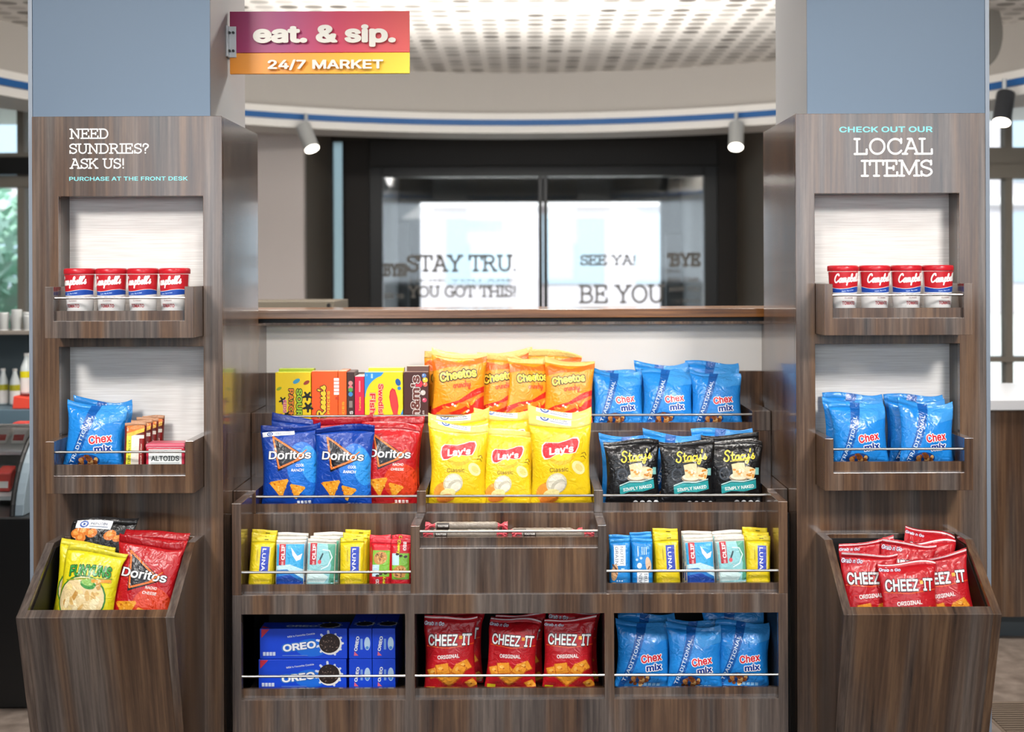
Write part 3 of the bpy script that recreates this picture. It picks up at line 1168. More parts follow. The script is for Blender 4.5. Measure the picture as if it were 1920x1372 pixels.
lo = [bm.verts.new((*p, 2.60)) for p in inn]
hi = [bm.verts.new((*p, 2.70)) for p in inn]
lo2 = [bm.verts.new((*outp(p), 2.60)) for p in inn]
hi2 = [bm.verts.new((*outp(p), 2.70)) for p in inn]
front = set()
for i in range(n):
    j = (i + 1) % n
    if inn[i][1] < 3.9 or inn[j][1] < 3.9:      # the soffit stops behind the market unit
        continue
    bm.faces.new([lo[i], lo2[i], lo2[j], lo[j]])
    bm.faces.new([hi[i], hi[j], hi2[j], hi2[i]])
bmesh.ops.delete(bm, geom=[v for v in bm.verts if not v.link_faces], context='VERTS')
struct('ceiling_soffit', bm, BULK)

# ---- back wall and entrance
YB, YE = 9.35, 10.7


def bxp(name, px0, px1, py0, py1, y0, y1, m, kind='structure', **k):
    """board between two pixel columns / rows measured on its front plane"""
    a, b = P(px0, py0, y0), P(px1, py1, y0)
    return struct(name, box(a.x, b.x, y0, y1, min(a.z, b.z), max(a.z, b.z)), m, **k)


xl = XA(570, YB)
struct('wall_back_left', box(-2.6, xl, YB, YB + .1, 0, 2.62), mat('wall_warm_grey', '#e0d6d2', 0.7))
struct('wall_entry_left', box(xl - .1, xl, YB + .1, YE + .05, 0, 2.62), mat('wall_taupe', '#7d7367', 0.7))
xr = XA(1440, YB)
struct('wall_back_right', box(xr, 2.56, YB, YB + .1, 0, 2.62), mat('wall_warm_grey', '#e0d6d2', 0.7))
struct('wall_entry_right', box(xr, xr + .1, YB + .1, YE + .05, 0, 2.62), mat('wall_taupe', '#7d7367', 0.7))
# dark wall around the entrance: header and two piers
zt = ZA(262, YE)
x0, x1 = XA(645, YE), XA(1398, YE)
xd0, xd1 = XA(694, YE), XA(1345, YE)
struct('wall_entry_header', box(XA(560, YE), XA(1450, YE), YE, YE + .2, zt, 2.62), DARK2)
struct('wall_entry_pier_left', box(x0, xd0, YE, YE + .2, 0, zt), mat('pier_dark', '#2a241f', 0.6))
struct('wall_entry_pier_right', box(xd1, x1, YE, YE + .2, 0, zt), mat('pier_dark', '#2a241f', 0.6))
# sidelights
GLASS = mat('clear_glass', '#eef4f5', 0.03, trans=1.0)


FROST = mat('frosted_glass', '#8fa3a6', 0.45, trans=1.0)


def window(name, X0, X1, Y, Z0, Z1, nx, nz, fw=.03, m=None, glass=True, pane=None):
    m = m or mat('window_frame_grey', '#6d6a63', 0.4)
    xs, zs = [X0], [Z0]
    pw = (X1 - X0) / nx
    ph = (Z1 - Z0) / nz
    bm = bmesh.new()
    for i in range(nx + 1):
        x = X0 + i * pw
        bx(bm, x - fw / 2, x + fw / 2, Y, Y + .06, Z0, Z1)
    for j in range(nz + 1):
        z = Z0 + j * ph
        bx(bm, X0, X1, Y + .005, Y + .055, z - fw / 2, z + fw / 2)
    o = struct(name, bm, m)
    if glass:
        g = box(X0, X1, Y + .027, Y + .033, Z0, Z1)
        go = obj('glass', g, pane or GLASS, o)
    return o


window('window_1', XA(622, YE), x0, YE, 0.05, zt, 1, 1, .02, DARK, True, FROST)
window('window_2', x1, XA(1440, YE), YE, 0.05, zt, 1, 1, .02, DARK, True, FROST)

# ---- entrance: outer frame, two sliding leaves with glass and lettering
door = empty('door_1', ((xd0 + xd1) / 2, YE, 0))
door['kind'] = 'structure'
door['category'] = 'door'
door['label'] = 'dark framed double glass entrance door with white lettering'
zh, zg = ZA(312, YE), ZA(331, YE)
bm = bmesh.new()
bx(bm, xd0, xd1, YE - .05, YE + .15, zh, zt)
obj('header', bm, mat('door_header_dark', '#1b1713', 0.5), door, .004)
bm = bmesh.new()
gx = [XA(718, YE), XA(1010, YE), XA(1027, YE), XA(1320, YE)]
bx(bm, xd0, gx[0], YE - .03, YE + .12, 0, zh)
bx(bm, gx[3], xd1, YE - .03, YE + .12, 0, zh)
bx(bm, gx[0], gx[3], YE - .03, YE + .12, zg, zh)
obj('frame', bm, mat('door_frame_black', '#0e0c0a', 0.4), door, .004)
LET = mat('frosted_lettering', '#98958f', 0.6)
for k, (a, b) in enumerate(((gx[0], (gx[1] + gx[2]) / 2 - .004), ((gx[1] + gx[2]) / 2 + .004, gx[3]))):
    bm = bmesh.new()
    st = .033
    i0, i1 = (a, b - st) if k == 0 else (a + st, b)
    bx(bm, b - st if k == 0 else a, b if k == 0 else a + st, YE, YE + .05, 0.02, zg)
    bx(bm, i0, i1, YE, YE + .05, 0.02, .25)
    leaf = obj('door_leaf', bm, DARK, door, .003)
    obj('glass', box(i0, i1, YE + .02, YE + .028, .25, zg), GLASS, leaf)
art = Art(VX, VY, F / YE)
D = 'lettering'
art.strokes(D, 'STAY TRU.', 865, 493, 28, 5, '#c9c6c0', SLAB, fit=200)
art.strokes(D, 'YOU GOT THIS!', 865, 546, 19, 3.6, '#c9c6c0', SLAB, fit=200)
art.strokes(D, 'BYE!', 740, 505, 20, 5, '#c9c6c0', SLAB, fit=40)
art.strokes(D, 'SEE YA!', 1140, 488, 17, 3.6, '#c9c6c0', SLAB, fit=100)
art.strokes(D, "'BYE", 1283, 488, 21, 6, '#c9c6c0', SLAB, fit=58)
art.strokes(D, 'BE YOU', 1166, 552, 31, 4.6, '#c9c6c0', SLAB, fit=158)
art.text(D, 'HERE YOU ARE', 865, 524, 6, '#c9c6c0', fit=196, bold=.02)
art.text(D, 'SEE YA', 738, 552, 13, '#c9c6c0', fit=38, bold=.03)
art.text(D, 'DATE', 1262, 508, 9, '#c9c6c0', fit=26, bold=.02)
art.text(D, 'SAY TIME', 1282, 524, 11, '#c9c6c0', fit=58, bold=.03)
art.text(D, 'MISS YOU', 1284, 541, 11, '#c9c6c0', fit=56, bold=.03)
art.text(D, 'LATER ON', 1286, 564, 8, '#c9c6c0', fit=50, bold=.02)
for o in print_on(art, door, lambda u, v, d: (u - door.location.x, .0195 - d * .2, v + VY * 0 + CZ), lambda c: LET):
    pass

# ---- vestibule behind the doors and outer opening
YV = 13.2
VEST = mat('vestibule_dark', '#41464a', 0.6)
struct('wall_vestibule_left', box(xd0 - .1, xd0, YE + .2, YV, 0, 2.6), VEST)
struct('wall_vestibule_right', box(xd1, xd1 + .1, YE + .2, YV, 0, 2.6), VEST)
struct('ceiling_vestibule', box(xd0 - .1, xd1 + .1, YE + .2, YV, 2.46, 2.56), VEST)
ox0, ox1, oz = XA(787, YV), XA(1240, YV), ZA(378, YV)
bm = bmesh.new()
bx(bm, xd0 - .4, ox0, YV, YV + .15, 0, 2.6); bx(bm, ox1, xd1 + .4, YV, YV + .15, 0, 2.6); bx(bm, ox0, ox1, YV, YV + .15, oz, 2.6)
struct('wall_vestibule_front', bm, VEST)
for k, px in enumerate((752, 1262)):
    v = empty('vestibule_panel', (XA(px, YV - .05), YV - .06, 0))
    obj('board', box(XA(px - 16, YV), XA(px + 16, YV), YV - .08, YV - .03, .5, ZA(420 + 20 * k, YV)), mat('notice_grey', '#8f9499', 0.5), v)
    tag(v, ('grey notice board seen through the left glass door', 'grey notice board seen through the right glass door')[k], 'board', None)

# ---- outside: pavement, building across the street, trees
struct('ground_outside', box(-40, 40, 13.35, 80, -.12, -.02), mat('pavement', '#b9b6b0', 0.8))
bld = empty('office_building', (0, 42, 0))
FAC = mat('facade_stone', '#a9a2a5', 0.7)
xs = [-30 + i * 3.0 for i in range(21)]
zs = [0] + [3.2 * j for j in range(1, 8)]
bm = bmesh.new()
bx(bm, -30, 30, 42, 50, 0, 24)
obj('facade', bm, FAC, bld)
bm = bmesh.new()
for i in range(20):
    for j in range(7):
        bx(bm, -30 + i * 3.0 + .5, -30 + i * 3.0 + 2.5, 41.93, 42.02, 1.0 + j * 3.2, 3.2 + j * 3.2)
obj('window_bands', bm, mat('facade_window_blue', '#8d9fab', 0.3), bld)
bm = bmesh.new()
for j in range(1, 8):
    bx(bm, -30, 30, 41.8, 42, j * 3.2 + .25, j * 3.2 + .5)
obj('ledge', bm, mat('facade_ledge', '#c4c0c0', 0.7), bld)
tag(bld, 'pale office building across the street beyond the glass doors', 'building')


def tree(x, y, h, r, label):
    t = empty('leafy_shrub', (x, y, -.02))
    obj('trunk', tube((x, y, -.02), (x, y, h * .5),   .05, n=10, r1=.03), mat('bark', '#5b4a3a', .9), t)
    bm = bmesh.new()
    rnd = random.Random(int(x * 10))
    for i in range(1500):
        a, b, q = rnd.uniform(0, 6.28), rnd.uniform(-1, 1), rnd.random() ** .4
        s_ = math.sqrt(1 - b * b)
        c = Vector((x + r * q * s_ * math.cos(a), y + r * q * s_ * math.sin(a), h * .68 + r * 1.15 * q * b))
        e1 = Vector((rnd.uniform(-1, 1), rnd.uniform(-1, 1), rnd.uniform(-1, 1))).normalized() * .09
        e2 = Vector((rnd.uniform(-1, 1), rnd.uniform(-1, 1), rnd.uniform(-1, 1))).normalized() * .075
        bm.faces.new([bm.verts.new(c - e1), bm.verts.new(c + e2), bm.verts.new(c + e1), bm.verts.new(c - e2)])
    me = bpy.data.meshes.new('foliage')
    bmesh.ops.translate(bm, verts=bm.verts[:], vec=-t.location)
    bm.to_mesh(me); bm.free()
    me.materials.append(mat('leaf_green', '#a9cbb8', .7))
    link('foliage', me, t)
    tag(t, label, 'shrub')


tree(-4.9, 11.8, 1.7, .9, 'leafy green shrub seen through the window behind the left tower')
tree(-7.6, 13.6, 1.9, 1.1, 'second leafy green shrub further left beyond the window')

# ---- side window walls
YW = 8.4
WF = mat('window_frame_beige', '#8d857a', 0.5)


def side_windows(name, X0, X1, step, zrows, off):
    bm = bmesh.new()
    for (z0, z1) in zrows['beam']:
        bx(bm, X0, X1, YW - .02, YW + .12, z0, z1)
    x = X0 + off
    while x < X1:
        bx(bm, x - .022, x + .022, YW, YW + .1, 0.0, 2.62)
        x += step
    o = struct(name, bm, WF)
    obj('glass', box(X0, X1, YW + .04, YW + .05, .3, 2.6), GLASS, o)
    return o


zl = lambda py: ZA(py, YW)
xm = XA(39, YW)
side_windows('window_3', -5.9, -2.75, .55, {'beam': [(zl(347), zl(325)), (zl(292), zl(283)), (0, .3), (zl(162), 2.62)]}, (xm + 5.9) % .55)
bm = box(-5.9, -2.75, YW - .1, YW - .03, zl(325), zl(293))
struct('trim_4', bm, mat('black_beam', '#0c0b0a', 0.5))
xm = XA(1893, YW)
side_windows('window_4', 2.55, 5.9, .62, {'beam': [(zl(338), zl(310)), (zl(311), zl(280)), (zl(682), zl(672)), (0, .3), (zl(158), 2.62)]}, (xm - 2.55) % .62)
struct('wall_side_left', box(-2.76, -2.6, YW, YB + .1, 0, 2.62), BULK)
struct('wall_side_right', box(2.45, 2.56, YW, YB + .1, 0, 2.62), BULK)

# ---- spotlights on the blue track
def track_spot(px, py, ang, label, tilt, r=.05, L=.11, col='#b4b6b5'):
    """small cylinder spot hung from the track, mouth towards the camera side"""
    a = math.radians(ang)
    X0, Y0 = RC[0] + (RR - .1) * math.cos(a), RC[1] + (RR - .1) * math.sin(a)
    t = empty('track_spotlight', (X0, Y0, 2.393))
    obj('stem', tube((X0, Y0, 2.42), (X0, Y0, 2.31), .012), mat('spot_metal', '#a9adb0', .4, .3), t)
    d = Vector(tilt).normalized()
    c = Vector((X0, Y0, 2.29))
    p0, p1 = c - d * .06, c + d * .12
    hd = obj('lamp_head', tube(p0, p1, r * .98, n=24), mat('spot_head', col, .4, .2), t, .004)
    obj('lens', tube(p1 - d * .004, p1 + d * .003, r * .9, n=24), mat('spot_lens', '#fff4e2', .3, emit=9.0), t)
    tag(t, label, 'lamp')
    spot('spot_lamp', p1 + d * .02, p1 + d * 3, 12, (1, .95, .86), 60)
    return t


def ang_for(px):
    best = None
    for i in range(720):
        a = math.radians(i / 2)
        X, Y = RC[0] + (RR - .1) * math.cos(a), RC[1] + (RR - .1) * math.sin(a)
        if Y < 5.0:
            continue
        e = abs(VX + X / Y * F - px)
        if best is None or e < best[0]:
            best = (e, i / 2)
    return best[1]


track_spot(573, 240, ang_for(573), 'small grey spotlight on the blue track above the left wall', (.35, -.35, -.8))
track_spot(1381, 235, ang_for(1381), 'small lit spotlight on the blue track near the right column', (-.1, -.5, -.85))
track_spot(1886, 170, ang_for(1886), 'dark spotlight on the blue track outside the right column', (-.25, -.35, -.85), col='#34363a')
# round pale panel on the bulkhead at the right
bm = bmesh.new()
c = P(1822, 55, 6.9)
tube(c, c + Vector((.02, -.03, 0)), .21, bm, 40)
o = obj('round_wall_panel', bm, mat('panel_grey', '#8b8985', .6))
tag(o, 'round grey panel on the bulkhead behind the right column', 'panel')
# ================================================================ columns and towers
YT, YTB = 3.2, 3.629
XL, XR = XA(417, YT), XA(1492, YT)      # inner faces of the two towers


def column(name, X0, X1, inner, label):
    c = empty(name, ((X0 + X1) / 2, 3.5, 0))
    c['kind'] = 'structure'; c['category'] = 'column'; c['label'] = label
    obj('shaft', box(X0, X1, 3.307, 3.716, 0, 3.3), COLUMN_GREY, c, .003)
    obj('front_panel', box(X0, X1, 3.300, 3.3065, 0, 3.3), COLUMN_BLUE, c)  # front face coloured bluer than the sides of the shaft
    o = X0 if inner == X1 else X1
    obj('edge_trim', box(o - .004, o + .006, 3.297, 3.32, 0, 3.3), TRIM, c)
    return c


column('column_left', XA(58, 3.30), XA(395, 3.30), XA(395, 3.30), 'square column with blue grey front above the left wooden tower')
column('column_right', XA(1515, 3.30), XA(1851, 3.30), XA(1515, 3.30), 'square column with blue grey front above the right wooden tower')

LABELS_T = {-1: 'tall walnut display tower around the left column, reading NEED SUNDRIES? ASK US!',
            1: 'tall walnut display tower around the right column, reading CHECK OUT OUR LOCAL ITEMS'}
TR_Y = 3.105      # front of the trays
TRAYS = [(1.246, 1.2865, 1.310, 1.367, 1.3405), (.8815, .9235, .9475, 1.004, .978)]   # bottom, fascia top, lip top, side top, rail


def tower(sg):
    xin = XR if sg > 0 else XL

    def X(d):
        return xin + sg * d
    root = empty('display_tower', (X(.229), 3.4, 0))
    tag(root, LABELS_T[sg], 'display unit')
    ztop = 1.778
    ds = [0, .0465, .396, .460]
    o1b, o1t, o2b, o2t = 1.246, 1.5845, .8815, 1.2206
    xs = sorted(X(d) for d in ds)
    zs = [0, o2b, o2t, o1b, o1t, ztop]
    obj('front_panel', plate(xs, zs, lambda i, j: not (i == 1 and j in (1, 3)), YT, YT + .018), WOOD, root, .0008)
    bm = bmesh.new()
    bx(bm, X(0), X(.018), YT + .018, YTB, 0, ztop)
    obj('side_panel', bm, WOOD, root, .0008)
    obj('side_panel', box(X(.446), X(.460), YT + .018, 3.296, 0, ztop), WOOD, root, .0008)
    bm = bmesh.new()
    bx(bm, X(.0185), X(.4455), YT + .018, 3.296, ztop - .018, ztop)
    bx(bm, X(.0185), X(.0495), 3.296, YTB, ztop - .018, ztop)
    obj('top_cap', bm, WOOD, root)
    for (nm, zb, zt_) in (('niche', o1b, o1t), ('niche', o2b, o2t)):
        d0, d1 = .0465, .396
        bm = bmesh.new()
        yb = YT + .082
        # liner standing just behind the front panel, around the opening
        bx(bm, X(d0 - .008), X(d0), YT + .018, yb, zb, zt_)
        bx(bm, X(d1), X(d1 + .008), YT + .018, yb, zb, zt_)
        bx(bm, X(d0), X(d1), YT + .018, yb, zt_, zt_ + .008)
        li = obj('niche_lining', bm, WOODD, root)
        b = obj('niche_back', box(X(d0), X(d1), yb - .004, yb, zb, zt_), LINEN, root)
        b['label'] = 'pale linen textured back of the niche'
    for (zb, zf, zlip, zs_, zr) in TRAYS:
        d0, d1, t = .0470, .3955, .0205
        bm = bmesh.new()
        plate(sorted((X(d0), X(d0 + t), X(d1 - t), X(d1))), [zb, zf, zs_], lambda i, j: not (i == 1 and j == 1), TR_Y, TR_Y + .014, bm)
        bx(bm, X(d0), X(d0 + t), TR_Y + .014, YT + .076, zb, zs_)
        bx(bm, X(d1 - t), X(d1), TR_Y + .014, YT + .076, zb, zs_)
        bx(bm, X(d0 + t), X(d1 - t), TR_Y + .014, YT + .076, zb, zf)
        tr = obj('tray', bm, WOOD, root, .0008)
        obj('lip', box(X(d0 + t), X(d1 - t), TR_Y + .014, TR_Y + .024, zf, zlip), WOOD, tr)
        obj('rail', tube((X(d0 + t - .003), TR_Y + .008, zr), (X(d1 - t + .003), TR_Y + .008, zr), .0029), STEEL, tr)
    # bin: leaning front, sloping rim
    d0, d1, t = .0465, .396, .019
    fy, fz, ky, kz = 2.922, .638, 3.11, .7655
    fb = 3.108
    side = [(fb, .0), (fy, fz), (ky, kz), (3.199, kz), (3.199, .0)]
    bm = bmesh.new()
    prism(side, 'X', X(d0), X(d0 + t), bm)
    prism(side, 'X', X(d1 - t), X(d1), bm)
    sl = (fb - fy) / fz
    slope = (kz - fz) / (ky - fy)
    frontp = [(fb, .0), (fy, fz), (fy + t, fz + t * slope), (fb + t, .0)]
    bx(bm, X(d0 + t), X(d1 - t), 3.199 - t, 3.199, .0, kz)
    bn = obj('bin', bm, WOOD, root, .0008)
    obj('bin_front', prism(frontp, 'X', X(d0 + t), X(d1 - t)), WOODF, bn, .0008)
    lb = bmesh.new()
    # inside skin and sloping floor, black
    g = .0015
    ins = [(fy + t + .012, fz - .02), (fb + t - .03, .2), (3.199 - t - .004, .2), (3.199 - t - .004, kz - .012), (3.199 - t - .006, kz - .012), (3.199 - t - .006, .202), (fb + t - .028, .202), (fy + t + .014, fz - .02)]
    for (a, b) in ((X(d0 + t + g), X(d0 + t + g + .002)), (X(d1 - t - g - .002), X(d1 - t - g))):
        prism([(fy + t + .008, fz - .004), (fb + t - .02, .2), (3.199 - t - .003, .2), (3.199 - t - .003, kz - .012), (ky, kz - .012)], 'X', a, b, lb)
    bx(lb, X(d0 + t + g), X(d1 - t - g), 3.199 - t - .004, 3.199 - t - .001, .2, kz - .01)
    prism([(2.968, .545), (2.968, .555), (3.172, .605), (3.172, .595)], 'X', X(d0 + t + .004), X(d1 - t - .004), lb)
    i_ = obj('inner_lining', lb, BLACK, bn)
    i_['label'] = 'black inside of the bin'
    # lettering
    a = Art(VX, VY, F / YT)
    if sg < 0:
        for (s_, y, x0_, x1_) in (('NEED', 247.5, 131, 204), ('SUNDRIES?', 275.5, 131, 280), ('ASK US!', 303.5, 131, 233)):
            a.strokes('lettering', s_, (x0_ + x1_) / 2, y, 17, 2.5, '#f4f2ee', SLAB, fit=x1_ - x0_ - 2.5)
        a.text('aqua_lettering', 'PURCHASE AT THE FRONT DESK', 241.5, 330.5, 10, '#7fd8dc', fit=222, bold=.022)
    else:
        a.text('aqua_lettering', 'CHECK OUT OUR', 1662, 243, 14, '#7fd8dc', fit=175, bold=.03)
        a.strokes('lettering', 'LOCAL', 1675.5, 277, 28, 4, '#f4f2ee', SLAB, fit=145)
        a.strokes('lettering', 'ITEMS', 1682, 318, 28, 4, '#f4f2ee', SLAB, fit=131)
    ps = print_on(a, root, lambda u, v, d: (u - root.location.x, YT - root.location.y - d * .4, v + CZ), lambda c: WHITEINK if c == '#f4f2ee' else CYANINK)
    for o in ps:
        o['label'] = 'white slab lettering' if o.name.startswith('lettering') else 'aqua capital lettering'
    return root


tower(-1)
tower(1)

# ================================================================ market unit between the towers
YF, YC, Y1, Y2, Y3 = 3.155, 3.168, 3.304, 3.526, 3.737
unit = empty('market_shelf_unit', ((XL + XR) / 2, 3.4, 0))
tag(unit, 'wide stepped walnut snack shelf unit standing between the two towers', 'shelf unit')
X0, X1 = XA(433, YF), XA(1475, YF)
ztf = ZA(1114, YF)
cx = [XA(p, YF) for p in (450, 757, 775, 1131, 1149, 1457)]
czt, czb = ZA(1150, YF), ZA(1311, YF)
t = .018
obj('front_panel', plate([X0] + cx + [X1], [0, czb, czt, ztf], lambda i, j: not (j == 1 and i in (1, 3, 5)), YF, YF + t), WOOD, unit, .0008)
zsp = ZA(942, YF)
tw = cx[0] - X0
for (a, b) in ((X0, X0 + tw), (X1 - tw, X1)):
    bm = bmesh.new()
    prism([(YF, ztf), (YF, zsp), (Y1 - .001, zsp), (Y1 - .001, 0), (YF + t, 0), (YF + t, ztf)], 'X', a, b, bm)
    obj('side_panel', bm, WOOD, unit, .0008)
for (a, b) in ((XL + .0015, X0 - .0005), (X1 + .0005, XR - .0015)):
    obj('gap_shade_strip', box(a, b, 3.28, 3.3, 0, ZA(961, 3.304)), BLACK, unit)  # added black strip standing in for the shade in the gap beside the tower
for k in range(3):
    a, b = cx[2 * k], cx[2 * k + 1]
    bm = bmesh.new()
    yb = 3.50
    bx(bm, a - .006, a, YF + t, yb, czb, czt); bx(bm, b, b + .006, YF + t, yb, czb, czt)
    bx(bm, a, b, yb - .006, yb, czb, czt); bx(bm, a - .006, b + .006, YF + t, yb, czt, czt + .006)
    obj('cubby_lining', bm, BLACK, unit)['label'] = 'black inside of the bottom cubby'  # recess inside coloured black, darker than the walnut around it
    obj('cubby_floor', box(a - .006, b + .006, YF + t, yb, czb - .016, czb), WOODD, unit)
    zl_ = ZA(1289, YF + .02)
    obj('lip', box(a, b, YF + t, YF + t + .01, czb, zl_), WOOD, unit)
    obj('rail', tube((a - .003, YF + .009, ZA(1268, YF)), (b + .003, YF + .009, ZA(1268, YF)), .0032), STEEL, unit)
# third row shelf
zsh = ZA(1113, YC)
obj('shelf_board', box(X0 + tw, X1 - tw, YF + t + .001, Y1, zsh - .016, zsh), WOOD, unit, .0008)
cbx = [XA(p, YC - .004) for p in (768, 785, 1119, 1135)]
for (a, b) in ((X0 + tw, cbx[0]), (cbx[3], X1 - tw)):
    obj('lip', box(a, b, YC + .006, YC + .016, zsh, ZA(1094, YC + .006)), WOOD, unit)
    zr = ZA(1071, YC)
    obj('rail', tube((a - .003, YC, zr), (b + .003, YC, zr), .0032), STEEL, unit)
# centre drawer box with its own tray
zc0, zc1, zcs = zsh + .0005, ZA(1027, YC - .004), ZA(985.6, YC - .004)
zcsh = .752
bm = bmesh.new()
plate(cbx, [zc0, zc1, zcs], lambda i, j: not (i == 1 and j == 1), YC - .004, YC + .012, bm)
cb = obj('centre_box', bm, WOOD, unit, .0008)
bm = bmesh.new()
bx(bm, cbx[0], cbx[1], YC + .0125, Y1 - .001, zc0, zcs)
bx(bm, cbx[2], cbx[3], YC + .0125, Y1 - .001, zc0, zcs)
bx(bm, cbx[1], cbx[2], YC + .026, Y1 - .001, zcsh - .012, zcsh)
obj('box_sides', bm, WOOD, cb)
obj('lip', box(cbx[1], cbx[2], YC + .0125, YC + .0245, zc1 - .02, ZA(1007, YC + .0125)), WOOD, cb)
obj('rail', tube((cbx[1] - .003, YC + .003, ZA(996, YC)), (cbx[2] + .003, YC + .003, ZA(996, YC)), .0032), STEEL, cb)
# second tier
zb1, zt1 = zsh - .016, ZA(961, Y1)
xl_, xr_ = XL + .0015, XR - .0015
obj('riser_panel', box(xl_, xr_, Y1, Y1 + t, zb1, zt1), WOOD, unit, .0008)
zs1 = ZA(918, Y1)
zfl1 = zt1 - .001
div = [(xl_, XA(478, Y1)), (XA(780, Y1), XA(797, Y1)), (XA(1112, Y1), XA(1129, Y1)), (XA(1437, Y1), xr_)]
for k, (a, b) in enumerate(div):
    obj('side_block' if k in (0, 3) else 'divider', box(a, b, Y1 + (0 if k in (0, 3) else .0), Y2 - .001, zt1 + .0005, zs1 - (0 if k in (0, 3) else .002)), WOOD, unit, .0008)
obj('shelf_board', box(xl_, xr_, Y1 + t, Y2, zfl1 - .016, zfl1), WOOD, unit)
for (a, b) in zip(div, div[1:]):
    obj('lip', box(a[1], b[0], Y1 + .012, Y1 + .022, zt1, ZA(943, Y1 + .012)), WOOD, unit)
    obj('rail', tube((a[1] - .003, Y1 + .006, ZA(930, Y1)), (b[0] + .003, Y1 + .006, ZA(930, Y1)), .0032), STEEL, unit)
# top tier
zt2 = ZA(809, Y2)
zs2 = ZA(772.3, Y2)
obj('riser_panel', box(xl_, xr_, Y2, Y2 + t, zfl1, zt2), WOOD, unit, .0008)
xa, xb = XA(510, Y2), XA(1409.5, Y2)
for (a, b) in ((xl_, xa), (xb, xr_)):
    obj('side_block', box(a, b, Y2, Y3 - .001, zt2 + .0005, zs2), WOOD, unit, .0008)
zfl2 = zt2 - .001
obj('shelf_board', box(xl_, xr_, Y2 + t, Y3, zfl2 - .016, zfl2), WOOD, unit)
obj('lip', box(xa, xb, Y2 + .012, Y2 + .022, zt2, ZA(793, Y2 + .012)), WOOD, unit)
obj('rail', tube((xa - .003, Y2 + .006, ZA(779, Y2)), (xb + .003, Y2 + .006, ZA(779, Y2)), .0032), STEEL, unit)
xe0, xe1 = XL - .0005, XA(1428.5, Y3)
zbk = ZA(697, Y3)
obj('back_rail', box(xe0, xe1, Y3, Y3 + t, zfl2 - .016, zbk), WOOD, unit, .0008)
zpan = ZA(603.5, 3.70)
gp = obj('back_panel', box(xe0, xe1, Y3 + .008, Y3 + t, zbk + .0005, zpan), mat('pale_grey_laminate', '#d9d5d1', .5), unit)
gp['label'] = 'pale grey back board under the counter'
for (a, b) in ((xe0 - t, xe0), (xe1, xe1 + t)):
    obj('end_panel', box(a, b, YTB + .002, Y3 + t, 0, zpan), WOOD, unit, .0008)
obj('top_rail', box(xe0 - t, xe1 + t, 3.70, 3.716, ZA(608.5, 3.70), zpan), WOOD, unit)
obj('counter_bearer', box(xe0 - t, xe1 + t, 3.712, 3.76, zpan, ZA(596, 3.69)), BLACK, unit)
ct = obj('countertop', box(XL - .25, XR + .25, 3.69, 3.96, ZA(596, 3.69), ZA(579.5, 3.69)), COUNTERWOOD, None, .0015)
tag(ct, 'long brown wooden counter ledge above the grey back board', 'counter')

# low grey box behind the left end of the counter
lowb = empty('low_ledge_box', (XA(555, 5.2), 5.2, 0))
obj('body', box(XA(440, 5.2), XA(627, 5.2), 5.2, 5.6, 0, ZA(563, 5.2)), mat('ledge_taupe', '#5f574a', .6), lowb, .003)
obj('cap', tube((XA(616, 5.2), 5.198, ZA(571, 5.2)), (XA(616, 5.2), 5.2, ZA(571, 5.2)), .008), BLACK, lowb)
tag(lowb, 'low taupe box just behind the left end of the counter', 'box')

# ================================================================ hanging sign
YS = 3.495
sx0, sx1 = XA(432.5, YS), XA(769.5, YS)
sz0, szm, sz1 = ZA(136.5, YS), ZA(97, YS), ZA(19.5, YS)
sign = empty('market_sign', ((sx0 + sx1) / 2, YS, sz0))
tag(sign, 'pink and orange sign with raised cream letters projecting from the left column', 'sign')


def grad(name, cols, x0, x1, rough=.35):
    m = mat(name, cols[0][1], rough)
    nt, N, L, b = nodes_of(m)
    tc = N.new('ShaderNodeTexCoord'); sp = N.new('ShaderNodeSeparateXYZ'); mr = N.new('ShaderNodeMapRange')
    mr.inputs[1].default_value = x0; mr.inputs[2].default_value = x1
    r = N.new('ShaderNodeValToRGB')
    e = r.color_ramp.elements
    e[0].position, e[0].color = cols[0][0], lin(cols[0][1])
    e[1].position, e[1].color = cols[-1][0], lin(cols[-1][1])
    for p, c in cols[1:-1]:
        x = e.new(p); x.color = lin(c)
    L.new(tc.outputs['Object'], sp.inputs[0]); L.new(sp.outputs['X'], mr.inputs[0]); L.new(mr.outputs[0], r.inputs['Fac']); L.new(r.outputs['Color'], b.inputs['Base Color'])
    return m


hw = (sx1 - sx0) / 2
obj('upper_panel', box(sx0, sx1, YS, YS + .012, szm, sz1), grad('sign_magenta', [(0, '#96124f'), (.3, '#a8236c'), (.6, '#cf2350'), (1, '#ea5a52')], -hw, hw), sign, .001)
obj('lower_panel', box(sx0, sx1, YS, YS + .012, sz0, szm - .0005), grad('sign_orange', [(0, '#e08a1e'), (.4, '#f6a012'), (.75, '#fcc21a'), (1, '#f9e23a')], -hw, hw), sign, .001)
CREAM = mat('cream_acrylic', '#efe9dc', .4)


def raised(art, parent, y0, y1, m, name):
    """lettering cut from sheet: extruded flat artwork"""
    flat = art_flat(art)
    for part, (V, Fc, cols, Ci) in flat.items():
        bm = bmesh.new()
        vs = [bm.verts.new((v[0], y0, v[1] + CZ)) for v in V]
        for f in Fc:
            try:
                bm.faces.new([vs[i] for i in f])
            except ValueError:
                pass
        bmesh.ops.remove_doubles(bm, verts=bm.verts[:], dist=1e-6)
        g = bmesh.ops.extrude_face_region(bm, geom=bm.faces[:])
        bmesh.ops.translate(bm, verts=[e for e in g['geom'] if isinstance(e, bmesh.types.BMVert)], vec=(0, y1 - y0, 0))
        o = obj(name, bm, m, parent)
        return o


